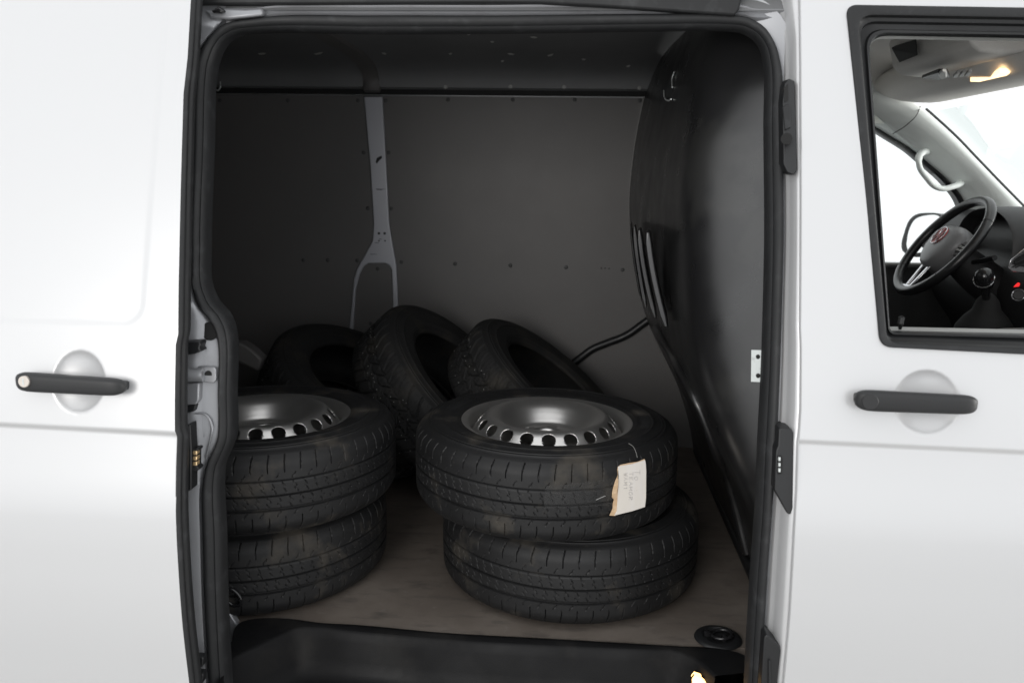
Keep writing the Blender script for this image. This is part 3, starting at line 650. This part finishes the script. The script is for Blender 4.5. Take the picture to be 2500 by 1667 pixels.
# far door: panel, sill, glass, mirror
sill = aty(2163, 643, 1.83)[2]
fd = loft('driver_door', [[(x, y, z) for x in np.linspace(.5, 1.75, 6)] for y, z in ((1.86, sill+.002), (1.80, sill), (1.785, sill-.008), (1.79, sill-.05), (1.76, sill-.12), (1.77, .3), (1.74, .1), (1.76, -.3))], M['dash'], van, angle=50)
box('sill_strip', (.5, 1.79, sill-.004), (1.50, 1.835, sill+.006), M['seal_grey'], fd, bevel=.002)
loft('window_pane', [[(x, FYs(z)-.012, z) for x in np.linspace(.5, 1.50, 4)] for z in np.linspace(sill-.01, 1.30, 8)], M['glass'], fd)
tri = [aty(u, v, 1.80) for u, v in ((2352, 492), (2330, 520), (2300, 560), (2288, 600), (2300, 645), (2400, 645), (2390, 560))]
prism('mirror_sail', tri, (0, .02, 0), M['black'], fd, bevel=.004)
mh = [(2206, 560), (2216, 537), (2232, 523), (2260, 519), (2290, 522), (2304, 530), (2312, 560), (2300, 610), (2262, 625), (2210, 622), (2198, 610), (2197, 598)]
mc = aty(2252, 575, 2.0); mn = np.array([-.85, -.52, .05]); mn /= np.linalg.norm(mn)
def onmir(u, v, k=0): d = ray(u, v); return CAM+d*(np.dot(mc+mn*k-CAM, mn)/np.dot(d, mn))
mh = [(p[0], p[1]) for p in smoothpath([(u, v, 0) for u, v in mh+mh[:1]], 41)[:-1]]
mir = prism('door_mirror', [onmir(u, v) for u, v in mh], tuple(-mn*.09), M['gloss'], van, bevel=.012, seg=3)
mg = [(2213, 596), (2220, 560), (2234, 536), (2262, 526), (2292, 528), (2298, 560), (2288, 606), (2250, 616), (2218, 614)]
mg = [(p[0], p[1]) for p in smoothpath([(u, v, 0) for u, v in mg+mg[:1]], 41)[:-1]]
prism('mirror_glass', [onmir(u, v, .003) for u, v in mg], tuple(-mn*.002), M['mirror'], mir, bevel=0)
# windscreen pane: far edge follows the pillar, near edge mirrored
ws0 = np.array([p+(.004, .0, .003) for p in se[14:]]); ws1 = ws0.copy(); ws1[:, 1] = 1.86-ws0[:, 1]
loft('windscreen', [ws0, ws0*.75+ws1*.25+(.03, 0, .01), ws0*.5+ws1*.5+(.04, 0, .012), ws0*.25+ws1*.75+(.03, 0, .01), ws1], M['glass'], van)
nse = ws1
tube('windscreen_pillar', nse+(0, -.03, 0), .035, M['pillar'], van, nseg=14)
# dashboard
dp = [(1.95, .90), (1.75, .93), (1.50, .935), (1.42, .925), (1.385, .90), (1.375, .86), (1.40, .80), (1.36, .70), (1.38, .62), (1.46, .50), (1.50, .30), (1.50, -.1)]
DP = smoothpath([(x, 0, z) for x, z in dp], 50)
dash = loft('dashboard', [[(p[0], y, p[2]) for p in DP] for y in (.14, .5, .93, 1.4, 1.76)], M['dash'], van, angle=60)
# instrument binnacle hood
V = []
for i in range(26):
    a = math.pi*i/25
    for x, k in ((1.62, 1.0), (1.42, 1.02), (1.345, 1.0), (1.335, .97), (1.35, .93), (1.42, .88)):
        V.append((x, 1.32-.205*k*math.cos(a), .80+.155*k*math.sin(a)**.7))
mk('instrument_hood', V, gridfaces(26, 6), M['dash'], dash, angle=60)
box('instrument_panel', (1.44, 1.12, .74), (1.46, 1.52, .93), M['gloss'], dash)
# centre vents, knob, hazard light
vt = [aty(u, v, .98) for u, v in ((2457, 655), (2466, 632), (2500, 605), (2560, 585), (2570, 640), (2500, 668), (2470, 665))]
ven = prism('centre_vent', vt, (.03, .02, 0), M['chrome'], dash, bevel=.004)
prism('vent_mouth', [aty(u, v, .974) for u, v in ((2474, 646), (2480, 634), (2505, 617), (2550, 600), (2556, 634), (2500, 652))], (.002, .003, 0), M['hole'], ven, bevel=0)
for d_ in (0, 12): prism('vent_slat', [aty(u, v+d_, .970) for u, v in ((2478, 640), (2550, 610), (2550, 613), (2478, 643.5))], (.002, .002, 0), M['dash'], ven, bevel=0)
prism('hazard_button', [aty(u, v, .97) for u, v in ((2473, 701), (2484, 690), (2489, 692), (2486, 700))], (.005, .005, 0), M['hazard'], dash, bevel=.001)
kn = aty(2488, 722, .97)
lathe('control_knob', [(0, .012), (.013, .012), (.015, .009), (.0165, 0)][::-1], kn, (-.55, -.75, .3), M['dash'], dash, nseg=28)
A = np.array(lathe_pts([(.0165, .011)], kn, (-.55, -.75, .3), 40))[0]; tube('knob_ring', A, .0012, M['chrome'], dash, closed=True, nseg=6)
# gear lever
gk = aty(2404, 686, 1.02)
gl = lathe('gear_lever', [(.0, .040), (.012, .039), (.022, .032), (.027, .018), (.027, .004), (.021, -.018), (.012, -.030), (.010, -.10)][::-1], gk, (-.30, -.25, .9), M['gloss'], van, nseg=32)
A = np.array(lathe_pts([(.0275, .012)], gk, (-.55, -.65, .5), 40))[0]
tube('knob_ring', A, .0016, M['chrome'], gl, closed=True, nseg=6)
gb0 = gk+(.03, .03, -.12)
lathe('gear_gaiter', [(.012, .08), (.03, .06), (.04, .03), (.06, .01), (.08, -.02), (.09, -.06)][::-1], gb0, (0, 0, 1), M['hole'], gl, nseg=24)
box('centre_console', (1.15, .78, -.25), (1.55, 1.18, .585), M['dash'], van, bevel=.03)
# seats, low and dark below the window line
for yc, nm in ((1.36, 'driver seat'), (.42, 'passenger seat')):
    s_ = box('seat', (.62, yc-.25, .20), (1.12, yc+.25, .40), M['dash'], van, bevel=.05, seg=4)
    prism('seat_backrest', [(.60, yc-.24, .38), (.74, yc-.24, .38), (.66, yc-.24, .66), (.56, yc-.24, .66)], (0, .48, 0), M['dash'], s_, bevel=.04)
ga = aty(2480, 800, .55)
lathe('armrest_pad', [(0, .03), (.05, .028), (.10, .018), (.12, 0), (.115, -.04)][::-1], ga+(.06, 0, -.035), (0, 0, 1), M['brown'], van, nseg=32)
box('cab_floor', (.5, .1, -.3), (1.6, 1.8, -.27), M['dash'], van)
box('cab_bulkhead', (1.56, .05, -.3), (1.60, 1.80, .92), M['dash'], van)
box('scuttle', (1.60, .05, .80), (2.15, 1.80, .90), M['dash'], van)
# column and stalk, steering wheel
sc_ = aty(2301, 601, 1.30); sn = np.array([-.8, 0, .6])
e1 = np.array([0, 1.0, 0]); e2 = np.cross(sn, e1); e2 = e2 if e2[2] > 0 else -e2
def sw3(a, b, h=0): return sc_+a*e1+b*e2+h*sn          # wheel plane: a = across, b = up the wheel
stw = bpy.data.objects.new('steering_wheel', None); COL.objects.link(stw); stw.parent = van; stw.matrix_parent_inverse = Matrix.Translation(-VAN_LOC)
R_ = .183
ring = [sw3(R_*math.cos(a), R_*math.sin(a)) for a in np.linspace(0, 2*math.pi, 96, endpoint=False)]
tube('wheel_rim', ring, .0155, M['leather'], stw, closed=True, nseg=18, up=sn)
for a in (math.radians(35), math.radians(145), math.radians(215), math.radians(325)):
    p = sw3(R_*math.cos(a), R_*math.sin(a)); t = -e1*math.sin(a)+e2*math.cos(a)
    A = np.array(lathe_pts([(.0157, 0)], p, t, 24))[0]; tube('stitch_seam', A, .0008, M['hole'], stw, closed=True, nseg=6)
# airbag cover
hubo = [(-.085, .045), (-.06, .062), (.0, .068), (.06, .062), (.085, .045), (.088, .01), (.066, -.04), (.035, -.068), (0, -.075), (-.035, -.068), (-.066, -.04), (-.088, .01)]
hs = smoothpath([(a, b, 0) for a, b in hubo+hubo[:1]], 48)[:-1]
hubm = loft('airbag_cover', [[sw3(a*k*1.12, b*k*1.12, h+.004) for a, b, _ in hs] for k, h in ((.98, -.055), (1.0, -.02), (.99, -.004), (.94, .008), (.8, .017), (.5, .024), (.25, .026), (.02, .026))], M['hub'], stw, wrap=True, angle=60)
def spoke(pts, name, m, th=.010, h=-.008):
    return prism(name, [sw3(a, b, h) for a, b in pts], tuple(-sn*th), m, stw, bevel=.003)
spoke([(.07, .04), (.172, .028), (.172, -.012), (.075, -.02)], 'spoke', M['hub'])
spoke([(-.07, .04), (-.172, .028), (-.172, -.012), (-.075, -.02)], 'spoke', M['hub'])
for s in (1, -1):
    spoke([(s*.018, -.06), (s*.034, -.062), (s*.020, -.172), (s*.006, -.172)], 'spoke', M['chrome'], th=.008, h=.000)
    sq_ = spoke([(s*.095, .024), (s*.145, .018), (s*.145, -.004), (s*.095, -.008)], 'button_pad', M['gloss'], th=.004, h=-.003)
    for bx_, bz_ in ((.108, .012), (.130, .010), (.108, -.001), (.130, -.001)):
        spoke([(s*(bx_-.008), bz_+.004), (s*(bx_+.008), bz_+.004), (s*(bx_+.008), bz_-.004), (s*(bx_-.008), bz_-.004)], 'button', M['seal_grey'], th=.002, h=-.001)
spoke([(-.03, -.160), (.03, -.160), (.022, -.176), (-.022, -.176)], 'spoke_badge', M['chrome'], th=.006, h=.004)
# round red badge with two interlocked letters
ec = (0, .020); eh = .0302
def em(a, b, h=0): return sw3(ec[0]+a, ec[1]+b, eh+h)
emb = lathe('emblem', [(0, .003), (.031, .003), (.0325, .002), (.033, -.002)][::-1], em(0, 0), sn, M['red'], stw, nseg=40)
tube('emblem_ring', [em(.0325*math.cos(a), .0325*math.sin(a), .003) for a in np.linspace(0, 2*math.pi, 48, endpoint=False)], .0018, M['chrome'], emb, closed=True, nseg=8)
for pth in ([(-.009, .021), (0, .002), (.009, .021)], [(-.020, .012), (-.010, -.018), (0, .000), (.010, -.018), (.020, .012)]):
    tube('emblem_letter', [em(a*1.28, b*1.28, .0035) for a, b in pth], .0026, M['chrome'], emb, nseg=6)
tube('steering_column', [sw3(0, -.0, -.05), sw3(0, 0, -.16), sw3(0, 0, -.34)], [.05, .062, .07], M['dash'], stw, nseg=24)
for s in (1, -1):
    tube('column_stalk', [sw3(s*.05, .01, -.09), sw3(s*.11, .02, -.085), sw3(s*.17, .03, -.075), sw3(s*.19, .032, -.073)], [.007, .008, .010, .008], M['black'], stw, nseg=12)

# ---------------------------------------------------------------- tyres and wheels
TR, TW = .336, .1065          # outer radius, half section width
def tyre_mesh(name, kind, m):
    NA = 1408 if kind == 'summer' else 1100
    th = np.linspace(0, 2*math.pi, NA, endpoint=False)
    hs_ = np.linspace(.088, -.088, 78)
    hw = .088
    tread = [(TR-.0035*(h/hw)**2-.0105*max(0, (abs(h)-.062)/(hw-.062))**2.2, h) for h in hs_]
    sidef = [(.204, .080), (.206, .087), (.210, .0905), (.214, .0915), (.216, .0955), (.222, .0990), (.228, .1008), (.230, .1022), (.233, .1015), (.245, .1048), (.258, .1062), (.268, .1064), (.2690, .1074), (.2720, .1074), (.2730, .1062), (.284, .1050), (.292, .1030), (.2928, .1040), (.2950, .1036), (.2958, .1018), (.300, .1008), (.3008, .1018), (.3028, .1012), (.3036, .0990), (.310, .0962), (.317, .0924), (.3205, .0900)]
    inner = [(.206, -.076), (.214, -.083), (.235, -.094), (.27, -.098), (.30, -.092), (.316, -.070), (.320, -.03), (.320, .03), (.316, .070), (.30, .092), (.27, .098), (.235, .094), (.214, .083), (.206, .076)]
    prof = sidef+tread+[(r, -h) for r, h in sidef[::-1]]+inner
    R = np.array([p[0] for p in prof])[:, None]+np.zeros((1, NA)); H = np.array([p[1] for p in prof])[:, None]+np.zeros((1, NA))
    i0, i1 = len(sidef), len(sidef)+len(tread)
    h = H[i0:i1]; T = np.repeat(th[None, :], i1-i0, 0); ah = np.abs(h); d = np.zeros_like(h)
    gro = lambda x, w: np.clip((w-np.abs(x))/(w*.35), 0, 1)
    if kind == 'summer':
        for g in (-.034, 0, .034): d = np.maximum(d, .0065*gro(h-g, .0034 if g else .0024))
        N = 57; f = T*N/(2*math.pi)
        sgn = np.sign(h); fr = lambda x: (x+.5) % 1-.5
        w = .034; cv = np.clip((ah-.050)/.040, 0, 1)
        x = fr(f-.13*sgn*(cv-.3)**2*2); d = np.maximum(d, .0045*np.clip((w*(.7+.5*cv)-np.abs(x))/.02, 0, 1)*(ah > .052))
        x = fr(f+.42-(h-.045*sgn)/.010*.22); d = np.maximum(d, .004*np.clip((w*.85-np.abs(x))/.02, 0, 1)*((ah > .0395) & (ah < .0505)))
        f = T*86/(2*math.pi)
        for a, b, ph in ((.0050, .0155, .0), (.0180, .0290, .10)):
            x = fr(f+ph+.25*sgn+(h-sgn*(a+b)/2)/(b-a)*.34); d = np.maximum(d, .0038*np.clip((w*1.2-np.abs(x))/.03, 0, 1)*((ah > a) & (ah < b)))
    else:
        N = 46; f = T*N/(2*math.pi); fr = lambda x: (x+.5) % 1-.5; sgn = np.sign(h)
        zig = .003*(np.abs(fr(f))*4-1)
        for g in (-.030, .030): d = np.maximum(d, .0075*gro(h-g-zig*np.sign(g), .0036))
        d = np.maximum(d, .0075*gro(h+zig*1.3, .0026))
        x = fr(f+.3*sgn+ah*14); d = np.maximum(d, .0075*np.clip((.085-np.abs(x))/.03, 0, 1)*(ah > .030))
        x = fr(f+.1*sgn-ah*22); d = np.maximum(d, .0065*np.clip((.07-np.abs(x))/.03, 0, 1)*(ah <= .030))
        sp_ = fr(f*3+.25*np.sin(ah*900)*.8+ah*14); d = np.maximum(d, .002*np.clip((.16-np.abs(sp_))/.1, 0, 1))
    R[i0:i1] -= d
    if kind == 'summer':                                  # moulded serration bands on the sidewalls
        sect = (np.sin(th*5+.6) > .15) | (np.sin(th*3+2) > .8)
        ser = .0007*np.sign(np.sin(th*352))*sect
        for i_ in range(len(prof)):
            if abs(H[i_, 0]) > .1038 and .2445 < R[i_, 0] < .2600: H[i_] += ser*np.sign(H[i_, 0])
    X = np.stack([R*np.cos(th), R*np.sin(th), H], -1)
    o = mk(name, X.reshape(-1, 3), gridfaces(len(prof), NA, True, True)[:, ::-1].copy(), m, None, angle=50)
    return o
def rim_mesh(parent):
    NA = 720; th = np.linspace(0, 2*math.pi, NA, endpoint=False)
    fl = [(.2015, .070), (.2030, .080), (.2050, .0860), (.2120, .0890), (.2190, .0915), (.2215, .0950), (.2205, .0975), (.2170, .0978), (.2130, .0955), (.2060, .0925), (.2005, .0880), (.1990, .078), (.1975, .050), (.1960, .010), (.1900, -.020), (.1900, -.060), (.1990, -.078), (.2040, -.09), (.217, -.097), (.2215, -.094), (.2180, -.091), (.206, -.086), (.203, -.075), (.196, -.03), (.196, .0), (.2015, .070)]
    A = np.array([[(r*math.cos(t), r*math.sin(t), h) for t in th[::6]] for r, h in fl])
    o = mk('rim', A.reshape(-1, 3), gridfaces(len(fl), NA//6, False, True), M['rim'], parent, angle=50)
    fixnormals(o)
    prof = smoothpath([(.1974, 0, .050), (.194, 0, .057), (.188, 0, .0665), (.180, 0, .078), (.171, 0, .0905), (.163, 0, .0995), (.156, 0, .1045), (.150, 0, .1065), (.143, 0, .1062), (.134, 0, .1032), (.122, 0, .096), (.110, 0, .083), (.099, 0, .068), (.091, 0, .0575), (.084, 0, .0535), (.075, 0, .0530), (.066, 0, .0545), (.055, 0, .0575), (.045, 0, .060), (.038, 0, .061), (.0345, 0, .059), (.0335, 0, .050)], 140)
    r = prof[:, 0]; h = prof[:, 2]; s = np.r_[0, np.cumsum(np.hypot(np.diff(r), np.diff(h)))]
    Rr = np.repeat(r[:, None], NA, 1); Th = np.repeat(th[None, :], len(r), 0); Hh = np.repeat(h[:, None], NA, 1)
    # vent holes on the outer slope: 20 round, snapped edges
    NH = 20; rc_ = .1690; sc0 = np.interp(-rc_, -r, s); RH = .0165
    fr = (Th*NH/(2*math.pi)+.5) % 1-.5
    xx = fr*2*math.pi/NH*Rr; yv = np.repeat(s[:, None], NA, 1)-sc0
    def snap(xx, yv, rad, tol):
        q = np.hypot(xx, yv); k = (np.abs(q-rad) < tol) & (q > 1e-6)
        return np.where(k, xx*rad/np.maximum(q, 1e-6), xx), np.where(k, yv*rad/np.maximum(q, 1e-6), yv), k
    nx, ny_, k1 = snap(xx, yv, RH, .0012)
    inside = np.hypot(nx, ny_) < RH-1e-5
    S2 = np.where(k1, ny_+sc0, np.repeat(s[:, None], NA, 1)); R2 = np.interp(S2, s, r); H2 = np.interp(S2, s, h)
    T2 = np.where(k1, Th+(nx-xx)/Rr, Th)
    # five bolt holes
    fb_ = (Th*5/(2*math.pi)+.5) % 1-.5; bx_ = fb_*2*math.pi/5*Rr; by_ = Rr-.060; qb = np.hypot(bx_, by_)
    H2 = H2+.0035*np.exp(-((qb-.0115)/.004)**2)*(qb < .03)
    inside |= qb < .0085
    P = np.stack([R2*np.cos(T2), R2*np.sin(T2), H2], -1)
    F = gridfaces(len(r), NA, False, True); keep = ~(inside.ravel()[F].any(1))
    dsc = mk('wheel_disc', P.reshape(-1, 3), F[keep][:, ::-1].copy(), M['rim'], o, angle=60)
    sol = dsc.modifiers.new('sheet', 'SOLIDIFY'); sol.thickness = .004; sol.offset = -1
    return o
summer = tyre_mesh('tyre', 'summer', M['tyre'])
wproto = bpy.data.objects.new('wheel', None); COL.objects.link(wproto)
summer.parent = wproto
rimo = rim_mesh(wproto); disco = [c for c in bpy.data.objects if c.parent == rimo][0]
def place(o, loc, ax, spin):
    ax = Vector(ax).normalized(); q = Vector((0, 0, 1)).rotation_difference(ax)
    o.rotation_mode = 'QUATERNION'; o.rotation_quaternion = q @ Matrix.Rotation(spin, 3, 'Z').to_quaternion(); o.location = loc
def wheel(loc, ax, spin, label, first=False):
    if first: w, t, r, d = wproto, summer, rimo, disco
    else:
        w = wproto.copy(); COL.objects.link(w)
        t = summer.copy(); COL.objects.link(t); t.parent = w
        r = rimo.copy(); COL.objects.link(r); r.parent = w
        d = disco.copy(); COL.objects.link(d); d.parent = r
    place(w, loc, ax, spin); tag(w, label, 'wheel', 'steel wheels stacked on the van floor'); return w
Z0 = TW+.0015; Z1 = 3*TW+.003
wUR = wheel((-.051, .551, Z1), (.004, -.006, 1), .06, 'steel wheel with a torn card taped on its tyre, topping the stack by the partition', True)
wLR = wheel((.016, .573, Z0), (0, 0, 1), 1.25, 'wheel lying on the plywood floor under the wheel with the taped card')
wUL = wheel((-.778, .504, Z1), (-.004, .006, 1), 2.43, 'steel wheel topping the stack beside the rear pillar, no card on it')
wLL = wheel((-.812, .530, Z0), (0, 0, 1), .41, 'wheel lying on the plywood floor at the bottom of the stack beside the rear pillar')
# studded winter tyres, loose, leaning behind
wint = tyre_mesh('tyre', 'winter', M['winter'])
def studs():
    V = []; F = []
    rnd = random.Random(3)
    for i in range(120):
        a = 2*math.pi*i/120+rnd.uniform(-.015, .015); h = rnd.choice((-.052, -.042, -.018, -.010, .012, .020, .042, .054))+rnd.uniform(-.003, .003)
        r = TR-.0035*(h/.088)**2; t = np.array((-math.sin(a), math.cos(a), 0)); n = np.array((math.cos(a), math.sin(a), 0)); z = np.array((0, 0, 1))
        c = n*(r+.0002)+z*h; b = len(V)
        for k in range(6):
            q = 2*math.pi*k/6; V.append(c+.0017*(t*math.cos(q)+z*math.sin(q)))
        V.append(c+n*.0014); F += [[b+k, b+(k+1) % 6, b+6] for k in range(6)]
    return mk('tyre_studs', V, F, M['stud'], None, smooth=False, kind='stuff')
sto = studs()
wt0 = bpy.data.objects.new('winter_tyre', None); COL.objects.link(wt0); wint.parent = wt0; sto.parent = wt0
def wtyre(loc, ax, spin, label, first=False):
    if first: w = wt0
    else:
        w = wt0.copy(); COL.objects.link(w)
        for c_ in (wint, sto):
            t = c_.copy(); COL.objects.link(t); t.parent = w
    place(w, loc, ax, spin); tag(w, label, 'tyre', 'loose studded tyres leaning at the back'); return w
wtyre((-.7445, 1.3024, .2535), (.48, -.173, .86), .3, 'loose studded tyre leaning flattest, behind the stack at the rear pillar', True)
wtyre((-.4115, 1.1906, .3045), (.703, -.148, .695), 1.1, 'loose studded tyre in the middle, between the two other loose tyres')
wtyre((-.0885, 1.2023, .2838), (.621, -.100, .777), 2.2, 'loose studded tyre leaning below the black wall cable')

# ---------------------------------------------------------------- torn card taped to the tread
def ontread(u, v, extra=.002, w=(-.051, .551, Z1)):
    d = ray(u, v); R = TR+extra
    ox_, oy_ = CAM[0]-w[0], CAM[1]-w[1]; a = d[0]**2+d[1]**2; b = 2*(ox_*d[0]+oy_*d[1]); c = ox_**2+oy_**2-R*R
    return CAM+d*((-b-math.sqrt(max(b*b-4*a*c, 0)))/(2*a))
pc = ontread(1545, 1190, .004); nrm = np.array([pc[0]+.051, pc[1]-.551, 0]); nrm /= np.linalg.norm(nrm)
nrm = nrm*.94+np.array([-.30, -.12, .10]); nrm /= np.linalg.norm(nrm); pc = pc+nrm*.012
def oncard(u, v, lift=0): d = ray(u, v); return CAM+d*(np.dot(pc+nrm*lift-CAM, nrm)/np.dot(d, nrm))
card_px = [(1509, 1139), (1516, 1137), (1545, 1132), (1575, 1122.5), (1577, 1132), (1578, 1150), (1577.5, 1215), (1575, 1237), (1545, 1247), (1500, 1258), (1506, 1247), (1508, 1220), (1510, 1180), (1511, 1160)]
card = prism('paper_label', [oncard(u, v) for u, v in card_px], tuple(-nrm*.0022), M['card'], None, bevel=.0004)
tag(card, 'torn white card with faint handwriting taped to the upper tyre', 'card')
torn = [(1509, 1139), (1507, 1146), (1508, 1160), (1503, 1170), (1500, 1182), (1496, 1193), (1493, 1205), (1494, 1214), (1499, 1219), (1496, 1230), (1496, 1240), (1492, 1250), (1488, 1258), (1502, 1259), (1508, 1245), (1511, 1220), (1513, 1180), (1514, 1150)]
prism('torn_edge', [oncard(u, v, -.0026) for u, v in torn], tuple(-nrm*.0015), M['kraft'], card, bevel=.0003)
prism('torn_edge', [oncard(u, v, -.0026) for u, v in ((1507, 1140), (1515, 1134.5), (1535, 1130), (1556, 1127), (1574, 1120), (1576, 1125), (1545, 1135), (1515, 1140))], tuple(-nrm*.0015), M['kraft'], card, bevel=.0003)
flap = [(1503, 1171), (1507, 1163), (1510, 1172), (1509, 1190), (1502, 1212), (1497, 1217), (1494, 1205), (1497, 1190)]
prism('torn_flap', [oncard(u, v, .004) for u, v in flap], tuple(-nrm*.001), M['kraft'], card, bevel=.0003)
# pencil writing, running down the card
def stroke(pts): 
    P = [oncard(u, v, .0006) for u, v in pts]
    tube('writing', P, .00055, M['ink'], card, nseg=6)
def glyphs(text, u0, v0, adv, hgt):
    G = {'T': [[(0, 1), (1, 1)], [(.5, 1), (.5, 0)]], 'o': [[(.5, .65), (.1, .45), (.15, .1), (.5, 0), (.85, .15), (.85, .5), (.5, .65)]], ':': [[(.4, .5), (.5, .45)], [(.4, .1), (.5, .05)]],
         'E': [[(.9, 1), (.1, 1), (.1, 0), (.9, 0)], [(.1, .5), (.7, .5)]], 'A': [[(0, 0), (.5, 1), (1, 0)], [(.2, .4), (.8, .4)]], 'M': [[(0, 0), (.1, 1), (.5, .3), (.9, 1), (1, 0)]],
         'U': [[(.05, 1), (.1, .2), (.5, 0), (.9, .2), (.95, 1)]], 'V': [[(0, 1), (.5, 0), (1, 1)]], 'W': [[(0, 1), (.25, 0), (.5, .7), (.75, 0), (1, 1)]], 'R': [[(.1, 0), (.1, 1), (.8, .9), (.8, .6), (.1, .5), (.9, 0)]],
         '1': [[(.3, .8), (.55, 1), (.55, 0)]], 'O': [[(.5, 1), (.05, .6), (.15, .1), (.5, 0), (.9, .2), (.9, .8), (.5, 1)]], 'C': [[(.9, .9), (.3, 1), (.05, .5), (.3, .05), (.9, .1)]], 'K': [[(.1, 0), (.1, 1)], [(.9, 1), (.1, .45), (.9, 0)]]}
    v = v0
    for ch in text:
        if ch == ' ': v += adv; continue
        for st in G[ch]: stroke([(u0-hgt+b*hgt-(v-v0)*.02, v+a*adv*.72) for a, b in st])
        v += adv
glyphs('To :', 1562, 1147, 15, 13)
glyphs('TEAMOR', 1545, 1152, 12, 9)
glyphs('WAM1', 1532, 1154, 11, 9)
# clear tape over the tread
def tape(px, nm='tape_strip'):
    (u0, v0), (u1, v1), (u2, v2), (u3, v3) = px; n = 18
    top = [ontread(u0+(u1-u0)*t, v0+(v1-v0)*t, .0012) for t in np.linspace(0, 1, n)]; bot = [ontread(u3+(u2-u3)*t, v3+(v2-v3)*t, .0012) for t in np.linspace(0, 1, n)]
    loft(nm, [top, [(a+b)/2 for a, b in zip(top, bot)], bot], M['tape'], card)
tape([(1330, 1187), (1500, 1168), (1498, 1206), (1330, 1214)])
tape([(1328, 1212), (1450, 1208), (1496, 1212), (1494, 1236), (1400, 1242), (1328, 1240)][:4] if False else [(1328, 1212), (1496, 1206), (1494, 1234), (1328, 1241)])
tape([(1578, 1165), (1640, 1140), (1640, 1185), (1578, 1212)])
tube('tape_fold', smoothpath([ontread(u, v, .003) for u, v in ((1455, 1220), (1468, 1214), (1478, 1210))], 10), .0009, M['seal_grey'], card, nseg=6)
tube('tape_fold', smoothpath([ontread(u, v, .004) for u, v in ((1535, 1082), (1546, 1090), (1552, 1102), (1556, 1116))], 12), .0006, M['seal_grey'], card, nseg=6)
for o in (van,):
    if 'world' in o: del o['world']
